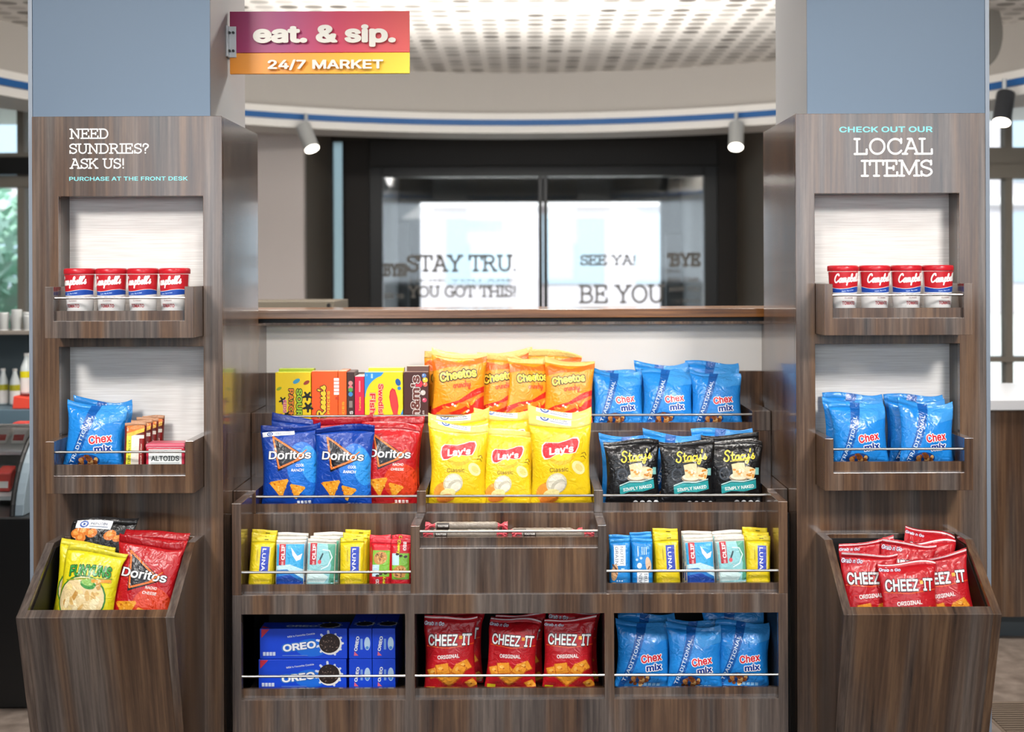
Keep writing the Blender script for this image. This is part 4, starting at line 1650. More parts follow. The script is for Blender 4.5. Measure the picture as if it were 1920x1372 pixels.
a = Art(VX, VY, F / YS)
a.text('l', 'eat. & sip.', 611, 57, 41, '#ffffff', fit=267, bold=.055)
raised(a, sign, YS - .011, YS - .006, CREAM, 'raised_lettering')
a = Art(VX, VY, F / YS)
a.text('l', '24/7 MARKET', 613, 117, 22, '#ffffff', fit=216, bold=.035)
raised(a, sign, YS - .013, YS - .008, CREAM, 'raised_lettering')
bm = bmesh.new()
bxl = XA(395, 3.30)
bx(bm, bxl + .0005, bxl + .0055, YS - .02, YS + .03, ZA(106, YS), ZA(48, YS))
bx(bm, bxl + .0055, XA(445, YS), YS - .004, YS - .0005, ZA(106, YS), ZA(48, YS))
br = obj('bracket', bm, mat('bracket_steel', '#b9bbbd', .35, .6), sign, .0006)
for py in (60, 94):
    for px in (433, 440):
        obj('bolt', tube((XA(px, YS), YS - .009, ZA(py, YS)), (XA(px, YS), YS - .004, ZA(py, YS)), .0036), mat('bolt_dark', '#3a3a3a', .4, .6), br)
# ================================================================ printed designs
def A_doritos(red, sticker=False):
    def f():
        a = Art(643, 955, 753)
        if not red:
            a.ell('picture', 672, 880, 34, 52, '#1d6fd0', 12)
            a.ell('picture', 684, 872, 18, 36, '#2f93e4', 12)
        else:
            a.ell('picture', 668, 905, 36, 34, '#d8401f', 0)
        # tortilla chips
        for (cx, cy, r, rot) in ((622, 912, 24, 8), (656, 920, 19, -14)):
            pts = []
            for k in range(3):
                aa = math.radians(90 + 120 * k + rot)
                pts.append((cx - r * math.cos(aa) * 1.05, cy + r * math.sin(aa)))
            c2 = []
            for k in range(3):
                p, q = pts[k], pts[(k + 1) % 3]
                c2 += [(p[0] * .9 + q[0] * .1, p[1] * .9 + q[1] * .1), ((p[0] + q[0]) / 2 + (1 if k else -1), (p[1] + q[1]) / 2), (p[0] * .1 + q[0] * .9, p[1] * .1 + q[1] * .9)]
            a.poly('picture', c2, '#e79a26')
            rnd = random.Random(int(cx))
            for _ in range(16):
                w0 = [rnd.random() for _ in range(3)]
                sm = sum(w0)
                x = sum(p[0] * w for p, w in zip(pts, w0)) / sm; y = sum(p[1] * w for p, w in zip(pts, w0)) / sm
                a.ell('picture', x, y, rnd.uniform(1, 2.6), rnd.uniform(1, 2), rnd.choice(('#c8641c', '#f6c25a', '#d8841f', '#f2b040')), n=7)
        tri = [(610, 818), (672, 858), (621, 877)]
        a.poly('logo', [(607, 814), (679, 858), (619, 883)], '#0b0b12')
        a.line('logo', tri + [tri[0], tri[1]], 3.4, '#e8732a')
        a.poly('logo', [(613, 823), (668, 858), (623, 872)], '#101018')
        a.text('logo', 'Doritos', 643, 850, 20, '#f6f4f2', fit=86, rot=-1, bold=.022, out='#0c0c14', outw=.045, shear=.06)
        a.line('logo', [(652, 866), (676, 845)], 2.2, '#e8732a')
        if red:
            a.text('logo', 'NACHO', 661, 872, 6.5, '#f3efe9', fit=22, bold=.02, shear=.1)
            a.text('logo', 'CHEESE', 660, 881, 6.5, '#f3efe9', fit=27, bold=.02, shear=.1)
        else:
            a.text('logo', 'COOL', 664, 872, 7, '#eef3f8', fit=17, bold=.025, shear=.15)
            a.text('logo', 'RANCH', 659, 881, 7, '#eef3f8', fit=26, bold=.025, shear=.15)
        for k in range(4):
            a.rect('picture', 655 + k * 7, 940, 660 + k * 7, 947, '#dfe6ef' if not red else '#f0d8d0')
        if sticker:
            st(a, 620, 811, 62, 9, 5)
        return a
    return f


def st(a, x, y, w, h, rot=0):
    c, s = math.cos(math.radians(rot)), math.sin(math.radians(rot))

    def r(px, py):
        return (x + px * c + py * s, y - px * s + py * c)
    a.poly('sticker', [r(-w / 2, h / 2), r(w / 2, h / 2), r(w / 2, -h / 2), r(-w / 2, -h / 2)], '#e3e5ea')
    ex, ey = r(-w * .27, 0)
    a.ell('sticker', ex, ey, h * .62, h * .42, '#2c4f9e', rot)
    a.ell('sticker', ex, ey, h * .4, h * .25, '#dfe6f2', rot)
    a.ell('sticker', ex, ey, h * .2, h * .15, '#2c4f9e', rot)
    tx, ty = r(w * .14, -h * .12)
    a.text('sticker', 'PEPCOIN', tx, ty, h * .34, '#33405c', fit=w * .45, rot=rot, bold=.02)
    tx, ty = r(w * .14, h * .25)
    a.line('sticker', [r(-w * .1, h * .26), r(w * .4, h * .26)], h * .1, '#7c879c')


def A_lays(sticker=False):
    def f():
        a = Art(1050, 955, 753)
        # crisps and dip bowl low down
        a.ell('picture', 1022, 922, 22, 18, '#e89a3a', 20)
        a.ell('picture', 1040, 906, 21, 19, '#d9cfae', 20)
        a.ell('picture', 1040, 905, 17, 15, '#e9e4cf', 20)
        a.ell('picture', 1044, 912, 17, 12, '#c8c2ae', 30)
        a.ell('picture', 1046, 913, 12, 8, '#efe9d6', 30)
        a.ell('picture', 1030, 926, 16, 9, '#f3e6a0', 10)
        a.ell('picture', 1026, 936, 18, 8, '#d77a2a', 10)
        a.ell('picture', 1085, 878, 15, 11, '#f2e3a2', -40)
        a.ell('picture', 1086, 878, 9, 6, '#e8d27a', -40)
        a.line('picture', [(1092, 852), (1098, 850), (1101, 856)], 1.3, '#7b5a12')
        a.line('picture', [(1090, 858), (1096, 857), (1100, 862)], 1.3, '#7b5a12')
        a.ell('logo', 1050, 842, 32, 30, '#f6b51c')
        a.ell('logo', 1050, 840, 28, 25, '#fbd02c')
        rib = [(1013, 846), (1015, 836), (1021, 831), (1032, 831.5), (1046, 832), (1060, 828.5), (1072, 824), (1082, 824), (1085, 830), (1083, 840), (1078, 849), (1066, 851), (1052, 850), (1038, 853), (1027, 859), (1018, 859.5), (1014, 854)]
        a.poly('logo', [(1050 + (p[0] - 1050) * 1.07, 842 + (p[1] - 842) * 1.12) for p in rib], '#f7e9d2')
        a.poly('logo', rib, '#d5202b')
        a.text('logo', "Lay's", 1050, 842, 17, '#fbfaf6', fit=50, rot=6, bold=.045, shear=.12)
        a.text('lettering', 'Classic', 1045, 879, 10.5, '#6d4a12', fit=38, bold=.004, rot=2)
        if sticker:
            st(a, 1040, 790, 66, 14, -5)
        return a
    return f


def A_cheetos():
    a = Art(859, 806, 690)
    a.poly('picture', [(806, 690), (820, 682), (860, 688), (912, 672), (912, 684), (880, 694), (840, 697), (806, 706)], '#e96d1b')
    a.poly('picture', [(806, 806), (912, 806), (912, 728), (890, 736), (860, 756), (830, 764), (806, 775)], '#d92b1f')
    a.poly('picture', [(806, 790), (830, 772), (860, 762), (912, 738), (912, 744), (866, 770), (838, 780), (806, 806)], '#f0801f')
    rnd = random.Random(4)
    for _ in range(15):
        x, y, r = rnd.uniform(818, 902), rnd.uniform(756, 804), rnd.uniform(0, 180)
        if y < 768 - (x - 830) * .35:
            continue
        a.ell('picture', x, y, rnd.uniform(7, 11), 2.9, rnd.choice(('#f08a1c', '#f6a233', '#e5701a')), r, 12)
        a.ell('picture', x + 1, y - 1, 4, 1.1, '#fbc56a', r, 8)
    for _ in range(7):
        a.ell('picture', rnd.uniform(828, 900), rnd.uniform(762, 802), 2.4, 2, '#fff3ea', 0, 8)
    a.text('logo', 'Cheetos', 857, 708, 21, '#f9dc52', fit=70, rot=10, bold=.05, out='#151009', outw=.085, arch=1.5)
    a.strokes('logo', 'Crunchy'.replace('C', 'c'), 866, 729, 5.5, 2, '#e4501e', SCRIPT, fit=33, rot=8)
    return a


def A_chex():
    a = Art(1299, 1296, 750)
    a.poly('picture', [(1252, 1296), (1266, 1296), (1306, 1178), (1288, 1178)], '#1559a8')
    a.poly('picture', [(1306, 1178), (1352, 1178), (1352, 1206), (1312, 1216), (1296, 1206)], '#3f97e0')
    a.ell('picture', 1300, 1290, 36, 16, '#2a86d6', 6)
    a.ell('picture', 1290, 1278, 22, 10, '#173f7c', 0)
    rnd = random.Random(9)
    for _ in range(26):
        x = rnd.gauss(1290, 9); y = 1276 + abs(rnd.gauss(0, 7)) - max(0, 4 - abs(x - 1288) * .5) * 2
        a.ell('picture', x, y, rnd.uniform(3, 6.5), rnd.uniform(2.2, 4.2), rnd.choice(('#8a4a22', '#b9743a', '#d9a867', '#e9c893', '#6e3a1c', '#c98a4c')), rnd.uniform(0, 180), 9)
    a.text('flavour_lettering', 'TRADITIONAL', 1274, 1242, 9.5, '#d5ebfa', fit=88, rot=71, bold=.01)
    for k in range(4):
        a.rect('flavour_lettering', 1300 + k * 8, 1286, 1306 + k * 8, 1292, '#8ec4ee')
    a.text('logo', 'Chex', 1311, 1238, 18, '#d7202e', fit=42, rot=9, bold=.04, out='#f6f8fb', outw=.07)
    a.text('logo', 'mix', 1317, 1255, 15, '#1b3f94', fit=31, rot=7, bold=.05, out='#f6f8fb', outw=.09)
    return a


def A_stacys():
    a = Art(1284, 955, 734)
    a.ell('picture', 1262, 893, 11, 12, '#3b4048', 0)
    a.ell('picture', 1262, 893, 8, 9, '#14151a', 0)
    a.ell('picture', 1290, 899, 19, 8, '#8d7d68', 0)
    a.ell('picture', 1290, 897, 17, 6, '#e8dcc0', 0)
    for (cx, cy, w, r) in ((1290, 885, 13, 8), (1312, 890, 11, -14)):
        c, s = math.cos(math.radians(r)), math.sin(math.radians(r))
        a.poly('picture', [(cx + (x * c + y * s) * w, cy + (-x * s + y * c) * w) for (x, y) in ((-1, .9), (0, 1), (1, .9), (1.05, 0), (1, -.9), (0, -1), (-1, -.9), (-.95, 0))], '#e4c79a')
        rnd = random.Random(int(cx))
        for _ in range(9):
            a.ell('picture', cx + rnd.uniform(-.7, .7) * w, cy + rnd.uniform(-.7, .7) * w, rnd.uniform(2, 4), rnd.uniform(1.5, 2.6), rnd.choice(('#d99a45', '#f3e4c4', '#c9822f')), 0, 8)
    a.rect('picture', 1324, 880, 1331, 893, '#7fb9b4')
    a.poly('ribbon', [(1256, 915), (1275, 908), (1300, 908), (1325, 902), (1326, 918), (1302, 924), (1276, 924), (1258, 930)], '#2f9c9f')
    a.poly('ribbon', [(1256, 912), (1275, 905), (1300, 905), (1325, 899), (1325, 901), (1300, 907), (1275, 907), (1256, 914)], '#b9d9d6')
    a.text('ribbon', 'SIMPLY NAKED', 1292, 916, 8, '#f2f7f6', fit=58, rot=7, bold=.02)
    a.strokes('logo', "Stacy's", 1291, 861, 8.6, 2.7, '#e9cf3c', SCRIPT, fit=60, rot=7, out='#0e0d0c', outw=1.2)
    a.line('logo', [(1274, 870), (1312, 866)], 1.6, '#b9a53a')
    for k in range(4):
        a.ell('lettering', 1288 + k * 13, 945, 5.2, 5, '#dfe0e2', 0, 12)
        a.rect('lettering', 1284 + k * 13, 947, 1292 + k * 13, 953, '#c9cacd')
    return a


def A_cheezit():
    a = Art(841, 1296, 750)
    a.rect('lettering', 788, 1164.5, 895, 1167, '#f2d9d9')
    a.text('lettering', 'Grab n Go', 811, 1174, 8, '#f1eef2', fit=37, rot=-2, bold=.03, out='#2c2f74', outw=.05, shear=.15)
    # crackers
    for (cx, cy, w, r) in ((809, 1262, 12, 20), (870, 1250, 12, 25), (838, 1270, 19, 45), (826, 1256, 14, 10), (858, 1258, 13, 60), (880, 1284, 10, 30)):
        pts = []
        for k in range(40):
            t = k / 40 * 4
            i = int(t); fr = t - i
            cs = [(-1, -1), (1, -1), (1, 1), (-1, 1), (-1, -1)]
            x = cs[i][0] + (cs[i + 1][0] - cs[i][0]) * fr; y = cs[i][1] + (cs[i + 1][1] - cs[i][1]) * fr
            sc = w * (.93 + .07 * (k % 2))
            c, s = math.cos(math.radians(r)), math.sin(math.radians(r))
            pts.append((cx + (x * c + y * s) * sc, cy + (-x * s + y * c) * sc * .8))
        a.poly('picture', pts, '#c9631a')
        a.poly('picture', [(cx + (p[0] - cx) * .88, cy - .8 + (p[1] - cy) * .88) for p in pts], '#ee9a2e')
        a.ell('picture', cx, cy, 1.8, 1.3, '#b5531a', 0, 8)
        a.ell('picture', cx - w * .3, cy - w * .2, w * .35, w * .22, '#f7b955', r, 10)
    a.rect('picture', 796, 1288, 812, 1295, '#e8d21f')
    a.line('logo', [(796, 1213), (840, 1217), (888, 1211)], 1.6, '#e85a24')
    a.text('logo', 'CHEEZ', 828, 1199, 26, '#f7f5f2', fit=58, rot=-1, bold=.03, out='#2a0d12', outw=.05, shear=.06)
    a.text('logo', 'IT', 875, 1199, 27, '#f7f5f2', fit=19, rot=-1, bold=.03, out='#2a0d12', outw=.05, shear=.06)
    a.rect('logo', 860, 1196, 866, 1202, '#f2a72a')
    a.text('lettering', 'ORIGINAL', 838, 1231, 9, '#f6ece6', fit=44, rot=3, bold=.035)
    return a


def A_funyuns():
    a = Art(158, 1200, 826)
    a.ell('picture', 152, 1128, 50, 44, '#2c7a24')
    a.ell('picture', 152, 1128, 47, 41, '#e9cf9a')
    rnd = random.Random(3)
    for _ in range(26):
        x, y = rnd.uniform(118, 186), rnd.uniform(1100, 1160)
        a.ell('picture', x, y, rnd.uniform(6, 12), rnd.uniform(3, 6), rnd.choice(('#d9b06a', '#f3e2b4', '#c99548', '#efd692')), rnd.uniform(0, 180), 10)
    a.ell('picture', 162, 1100, 16, 9, '#2f8a2a', -10)
    a.ell('picture', 160, 1097, 12, 6, '#8fbf5a', -10)
    a.poly('picture', [(166, 1090), (204, 1088), (206, 1094), (168, 1097)], '#ee9a2a')
    a.line('picture', [(116, 1096), (150, 1091), (205, 1087)], 2.5, '#8a9a1a')
    a.text('logo', 'FUNYUNS', 160, 1074, 25, '#2f9a33', fit=82, rot=2, bold=.03, out='#12401a', outw=.06, arch=3)
    return a


def A_blackbag():
    a = Art(180, 1180, 826)
    for (x, y, r) in ((128, 1016, 15), (142, 1012, 13), (160, 1015, 12), (136, 1026, 12), (200, 1018, 14), (216, 1024, 10)):
        a.ell('picture', x, y, r, r * .7, '#d9792a', 15, 14)
        a.ell('picture', x - 2, y - 2, r * .55, r * .35, '#f2a04a', 15, 10)
    a.text('logo', 'POPPED', 182, 1060, 20, '#e9e4dc', fit=80, bold=.03)
    st(a, 160, 999, 76, 15, -2)
    return a


def A_luna():
    a = Art(0, 0, 1000)     # millimetres
    a.rect('label_panel', -3, -105, 18, -44, '#2e45b4')
    a.text('label_panel', 'LUNA', 7.5, -74.5, 12, '#f3f4f8', fit=52, rot=-90, bold=.012)
    a.rect('lettering', 19.5, -104, 20.6, -44, '#e9e3c0')
    a.text('lettering', 'LEMONZEST', -10, -84, 3, '#7a6a10', fit=28, rot=-90)
    a.rect('lettering', -24, -98, -23, -30, '#cdb320')
    a.ell('lettering', -6, -22, 10, 5, '#f0d040')
    a.rect('lettering', 2, -122, 12, -120.4, '#1f1b08')
    return a


def A_clif(teal):
    def f():
        a = Art(0, 0, 1000)
        a.rect('picture', -33, -112, 33, -14, '#3aa6dc' if not teal else '#8fc9cf')
        if not teal:
            a.poly('picture', [(-33, -60), (0, -64), (33, -52), (33, -30), (0, -34), (-33, -34)], '#bfe3f2')
            a.poly('picture', [(-33, -50), (-6, -52), (33, -30), (33, -20), (-33, -20)], '#2b7cc6')
            a.poly('picture', [(-33, -34), (0, -40), (33, -22), (33, -14), (-33, -14)], '#1f4aa8')
            a.poly('picture', [(2, -104), (18, -84), (30, -90), (26, -76), (16, -72), (6, -86)], '#f1dfe0')
        else:
            a.poly('picture', [(14, -112), (33, -112), (33, -20), (20, -20), (26, -60)], '#5aa58c')
            a.line('picture', [(4, -98), (20, -96), (27, -80), (18, -60), (2, -52)], 2.4, '#dff2f1')
            a.poly('picture', [(-33, -50), (0, -46), (20, -34), (10, -20), (-33, -20)], '#cfe7e6')
            a.line('picture', [(4, -88), (-2, -74)], 4, '#2f4a50')
            a.ell('picture', -3, -69, 4.5, 5, '#d8505c')
            a.line('picture', [(-5, -64), (6, -56)], 1.6, '#b9c6c8')
        a.rect('logo', -27, -112, -11, -62, '#b92a38')
        a.text('logo', 'CLIF', -19, -92, 11, '#fbf6f2', fit=36, rot=90, bold=.04)
        a.text('logo', 'BAR', -19, -67, 7, '#f0d8d8', fit=8, rot=90, bold=.02)
        a.rect('lettering', -33, -16, 33, 0, '#d9d0c2')
        a.text('lettering', 'WHITE CHOCOLATE', 0, -10, 3.2, '#4b443c', fit=52, bold=.02)
        a.text('lettering', 'MACADAMIA NUT', 0, -4.5, 3, '#4b443c', fit=44, bold=.02)
        return a
    return f


def A_chewy(flip):
    def f():
        a = Art(0, 0, 1000)
        y = lambda v: -v if not flip else -(124 - v)
        g = lambda part, x0, v0, x1, v1, c: a.rect(part, x0, min(y(v0), y(v1)), x1, max(y(v0), y(v1)), c)
        g('picture', -21, 34, 21, 96, '#7fb83a')
        g('picture', -21, 34, -4, 62, '#bcdcea')
        rnd = random.Random(5)
        a.ell('picture', -2, y(78), 17, 15, '#c58a44', 30)
        for _ in range(22):
            a.ell('picture', rnd.uniform(-15, 11), y(rnd.uniform(66, 90)), rnd.uniform(2, 4), rnd.uniform(1, 2), rnd.choice(('#8a5426', '#e0b070', '#5b351a', '#d19a55')), rnd.uniform(0, 180), 8)
        for (ex, ev) in ((0, 40), (12, 42), (-8, 36)):
            a.ell('picture', ex, y(ev), 4.5, 3, '#3a2114', 10, 10)
        a.text('logo', 'BIG', 11 if flip else -9, y(18), 10, '#fbf7f4', fit=20, rot=-90 if flip else 90, bold=.04)
        a.text('logo', 'Chewy', -3 if flip else 6, y(19), 10, '#f2d21c', fit=32, rot=-90 if flip else 90, bold=.04, out='#3a1a08', outw=.06)
        return a
    return f


def A_nutri(flip):
    def f():
        a = Art(0, 0, 1000)
        if not flip:
            a.rect('logo', -15, -106, 13, -58, '#eef3f8')
            a.text('logo', 'NUTRI', 5.5, -82, 10, '#1d2d54', fit=42, rot=-90, bold=.0)
            a.text('logo', 'GRAIN', -7, -82, 10, '#1d2d54', fit=42, rot=-90, bold=.0)
            a.ell('picture', -14, -42, 8, 20, '#d8a878', -8)
            a.line('picture', [(-18, -60), (-10, -50)], 4, '#6e3f22')
            a.line('picture', [(-14, -44), (-8, -36)], 3, '#8a5a34')
            a.rect('picture', 2, -52, 10, -42, '#bfe0f4')
            for k in range(3):
                a.ell('lettering', -8 + k * 6, -22, 2, 2, '#cfe6f6', 0, 8)
                a.rect('lettering', -8 + k * 6, -18, -4 + k * 6, -4, '#a9d0ee')
        else:
            a.rect('logo', -14, -44, 14, 0, '#eef3f8')
            a.text('logo', 'NUTRI', 6, -20, 10, '#1d2d54', fit=40, rot=90, bold=.0)
            a.text('logo', 'GRAIN', -7, -20, 10, '#1d2d54', fit=40, rot=90, bold=.0)
            a.ell('picture', 14, -60, 7, 19, '#d9b79a', 8)
            a.line('picture', [(12, -48), (16, -56)], 3, '#7a4a2a')
            a.ell('picture', -8, -58, 6, 7, '#cfdff0')
            a.ell('picture', -4, -76, 3.4, 3.4, '#bcd8f0'); a.ell('picture', -14, -72, 3, 3, '#bcd8f0')
            for k in range(3):
                a.rect('lettering', -2 + k * 5, -102, 0 + k * 5, -84, '#bfe0f6')
            a.rect('lettering', -12, -104, -10, -80, '#d5ebfa')
        return a
    return f


def A_wafer():
    a = Art(0, 0, 1000)
    a.rect('picture', -20, -88, 20, 0, '#efe6d6')
    a.poly('picture', [(-20, -110), (20, -110), (20, -96), (-20, -84)], '#e5701c')
    a.poly('picture', [(-20, -92), (20, -104), (20, -96), (-20, -82)], '#f3b83a')
    a.rect('picture', -20, -86, -9, 0, '#e9e23c')
    a.text('logo', 'NATURE VALLEY', -14.5, -42, 6.5, '#3d5a1c', fit=70, rot=90, bold=.02)
    a.rect('picture', 9, -80, 20, 0, '#8f1d1c')
    a.text('logo', 'Peanut Butter', 13, -40, 5.5, '#f3dccb', fit=56, rot=90, bold=.01)
    return a


def kind(key, **k):
    k.setdefault('crumple', 1.9)
    k.setdefault('pinch', .085)
    KINDS[key] = k


kind('blue', name='tortilla_chip_bag', cat='chip bag', w=.152, h=.212, T=.05, st=.02, sb=.012, seed=11, base='#0e3f9e', seal='#0b2f86', art=A_doritos(False))
kind('blue_s', name='tortilla_chip_bag', cat='chip bag', w=.152, h=.212, T=.05, st=.02, sb=.012, seed=15, base='#0e3f9e', seal='#0b2f86', art=A_doritos(False, True))
kind('red', name='tortilla_chip_bag', cat='chip bag', w=.152, h=.212, T=.05, st=.02, sb=.012, seed=21, base='#b8141c', seal='#a5121a', art=A_doritos(True))
kind('lays', name='potato_chip_bag', cat='chip bag', w=.155, h=.222, T=.052, st=.02, sb=.012, seed=31, base='#eec81a', seal='#e9d465', art=A_lays())
kind('lays_s', name='potato_chip_bag', cat='chip bag', w=.155, h=.222, T=.052, st=.024, sb=.012, seed=35, base='#eec81a', seal='#e9d465', art=A_lays(True))
kind('cheetos', name='cheese_puff_bag', cat='chip bag', w=.145, h=.2, T=.045, st=.017, sb=.012, seed=41, base='#ee9a20', seal='#f1cd7a', art=A_cheetos)
kind('chex', name='snack_mix_bag', cat='snack bag', w=.14, h=.158, T=.045, st=.013, sb=.01, seed=51, base='#2186da', seal='#3590dd', art=A_chex, rough=.26)
kind('stacys', name='pita_chip_bag', cat='chip bag', w=.142, h=.17, T=.045, st=.014, sb=.012, seed=61, base='#141416', seal='#232222', art=A_stacys, rough=.26)
kind('cheezit', name='cracker_bag', cat='cracker bag', w=.132, h=.178, T=.042, st=.014, sb=.01, seed=71, base='#c01822', seal='#c2212c', art=A_cheezit)
kind('funyuns', name='onion_ring_bag', cat='chip bag', w=.14, h=.2, T=.045, st=.014, sb=.012, seed=81, base='#e3d51c', seal='#dfd23a', art=A_funyuns)
kind('black', name='popcorn_bag', cat='snack bag', w=.165, h=.235, T=.045, st=.016, sb=.012, seed=91, base='#141212', seal='#2a2828', art=A_blackbag)
BARK = dict(du=.0042, boxy=5.0, pinch=.02, bar=True, crumple=.45)
kind('luna', name='snack_bar', cat='snack bar', w=.058, h=.128, T=.017, st=.016, sb=.008, seed=101, base='#e2c81a', seal='#e6cf2a', art=A_luna, **BARK)
kind('clif', name='snack_bar', cat='snack bar', w=.07, h=.122, T=.018, st=.010, sb=.006, seed=111, base='#dcd4c8', seal='#e2dbd0', art=A_clif(False), **BARK)
kind('clif_t', name='snack_bar', cat='snack bar', w=.07, h=.122, T=.018, st=.010, sb=.006, seed=115, base='#dcd4c8', seal='#e2dbd0', art=A_clif(True), **BARK)
kind('chewy', name='snack_bar', cat='snack bar', w=.05, h=.124, T=.016, st=.014, sb=.008, seed=121, base='#cf1f2c', seal='#d8323e', art=A_chewy(False), **BARK)
kind('chewy_f', name='snack_bar', cat='snack bar', w=.05, h=.124, T=.016, st=.014, sb=.008, seed=125, base='#cf1f2c', seal='#d8323e', art=A_chewy(True), **BARK)
kind('nutri', name='snack_bar', cat='snack bar', w=.05, h=.122, T=.018, st=.012, sb=.008, seed=131, base='#1e86d2', seal='#3a9ae0', art=A_nutri(False), **BARK)
kind('nutri_f', name='snack_bar', cat='snack bar', w=.05, h=.122, T=.018, st=.012, sb=.008, seed=135, base='#1e86d2', seal='#3a9ae0', art=A_nutri(True), **BARK)
kind('wafer', name='granola_bar', cat='snack bar', w=.05, h=.118, T=.018, st=.012, sb=.008, seed=141, base='#6e241c', seal='#b98a6a', art=A_wafer, **BARK)

# ================================================================ stock on the shelves
Z1, Z2, Z3, ZB = zsh, zfl1, zfl2, czb
# --- middle tier, back then front
G = 'blue tortilla chip bags on the middle tier'
put_bag('blue_s', 0, 531, 3.365, Z2, 7, -1.5, 3, 'blue tortilla chip bag with a white sticker, leftmost on the middle tier', G)
put_bag('blue', 1, 643, 3.365, Z2, 6, 1, -2, 'blue tortilla chip bag beside the red one on the middle tier', G)
put_bag('blue', 2, 552, 3.435, Z2, 4, 2, 0, 'blue tortilla chip bag tucked behind the leftmost blue bag', G, k=1.03, thin=.72)
G = 'red tortilla chip bags on the middle tier'
put_bag('red', 0, 742, 3.365, Z2, 7, 1.5, 2, 'red tortilla chip bag in front, left of the yellow bags', G)
put_bag('red', 1, 650, 3.435, Z2, 3, -3, 0, 'red tortilla chip bag hidden behind the second blue bag', G, k=1.03, thin=.72)
put_bag('red', 2, 746, 3.435, Z2, 3, 2, 0, 'red tortilla chip bag behind the front red bag', G, k=1.03, thin=.72)
G = 'yellow potato chip bags on the middle tier'
put_bag('lays_s', 0, 858, 3.362, Z2, 9, 2, 2, 'yellow potato chip bag with a white sticker, front left of three', G, k=.96)
put_bag('lays', 1, 950, 3.375, Z2, 11, 1, -3, 'yellow potato chip bag in the front middle, without a sticker', G, k=.88)
put_bag('lays_s', 1, 1057, 3.362, Z2, 3, -.5, 2, 'tallest yellow potato chip bag, front right with upright red logo', G, k=1.02)
put_bag('lays_s', 2, 850, 3.437, Z2, 4, -2, 0, 'yellow potato chip bag at the back, left, under the orange bags', G, k=1.03, thin=.72)
put_bag('lays_s', 0, 952, 3.452, Z2, 3, -3, 4, 'yellow potato chip bag at the back, behind the front middle one', G, k=1.05, thin=.72)
put_bag('lays_s', 1, 1060, 3.435, Z2, 2, 1, 0, 'yellow potato chip bag at the back, behind the tallest one', G, k=1.07, thin=.72)
G = 'black pita chip bags on the middle tier'
put_bag('stacys', 0, 1185, 3.362, Z2, 8, 0, 3, 'black pita chip bag nearest the yellow bags', G)
put_bag('stacys', 1, 1283, 3.365, Z2, 7, 1, 0, 'black pita chip bag in the middle of the black row', G)
put_bag('stacys', 2, 1377, 3.362, Z2, 7, 1.5, -3, 'black pita chip bag at the right end of the row', G)
put_bag('stacys', 1, 1372, 3.415, Z2, 4, 1, 0, 'black pita chip bag behind the right end one, its name showing above', G, k=1.05, thin=.72)
G = 'blue snack mix bags behind the pita chips'
put_bag('chex', 0, 1164, 3.43, Z2, 3, 0, 8, 'blue snack mix bag behind the first black pita bag', G, k=1.12, thin=.72)
put_bag('chex', 1, 1262, 3.43, Z2, 3, 2, 0, 'blue snack mix bag behind the middle black pita bag', G, k=1.12, thin=.72)
put_bag('chex', 2, 1370, 3.465, Z2, 2, -1, 0, 'blue snack mix bag at the far back behind two black pita bags', G, k=1.16, thin=.72)

# --- top tier: puffs and mixes
G = 'orange cheese puff bags on the top tier'
put_bag('cheetos', 0, 859, 3.60, Z3, 6, 2, 2, 'tallest orange cheese puff bag, at the left end of its row', G, k=1.05)
put_bag('cheetos', 1, 937, 3.605, Z3, 9, 1, -3, 'orange cheese puff bag second from the left, right of the tallest one', G, k=.98)
put_bag('cheetos', 2, 1002, 3.60, Z3, 12, 9, 18, 'tilted crumpled orange cheese puff bag second from the right', G, k=.93)
put_bag('cheetos', 0, 1065, 3.595, Z3, 12, 2, -4, 'orange cheese puff bag at the right end beside blue bags', G, k=.95)
put_bag('cheetos', 1, 842, 3.675, Z3, 3, 0, 0, 'orange cheese puff bag behind the tallest one', G, k=1.0, thin=.72)
put_bag('cheetos', 2, 950, 3.675, Z3, 3, 0, 0, 'orange cheese puff bag at the back in the middle', G, k=1.02, thin=.72)
put_bag('cheetos', 1, 1040, 3.675, Z3, 3, -1, 0, 'orange cheese puff bag at the back behind the tilted one', G, k=1.02, thin=.72)
G = 'blue snack mix bags on the top tier'
put_bag('chex', 1, 1162, 3.577, Z3, 20, 1, 4, 'blue snack mix bag front left on the top tier', G)
put_bag('chex', 2, 1257, 3.577, Z3, 18, 2, 0, 'blue snack mix bag front middle on the top tier', G)
put_bag('chex', 0, 1344, 3.577, Z3, 18, 1, -3, 'blue snack mix bag front right on the top tier, by the wood block', G)
put_bag('chex', 0, 1148, 3.66, Z3, 8, 0, 0, 'blue snack mix bag at the back left of the top tier', G, k=1.0, thin=.72)
put_bag('chex', 1, 1243, 3.662, Z3, 6, -1, 0, 'blue snack mix bag at the back middle of the top tier', G, k=1.07, thin=.72)
put_bag('chex', 2, 1336, 3.662, Z3, 6, 2, 0, 'blue snack mix bag at the back right of the top tier', G, k=1.07, thin=.72)

# --- third row: bars
G = 'bars in the left tray'
GR = 'bars in the right tray'


def bars(kd, px, lab, g, n=3, roll=0, dx=4, k=1.0, yaw=0):
    where = ('front', 'second', 'rear')
    for i in range(n):
        put_bag(kd, i % 3, px + dx * i, 3.2 + .026 * i, Z1, 8 - 3 * i, roll if i == 0 else roll * .4, yaw, '%s %s' % (where[i], lab), g, k=k * (1 + .035 * i))


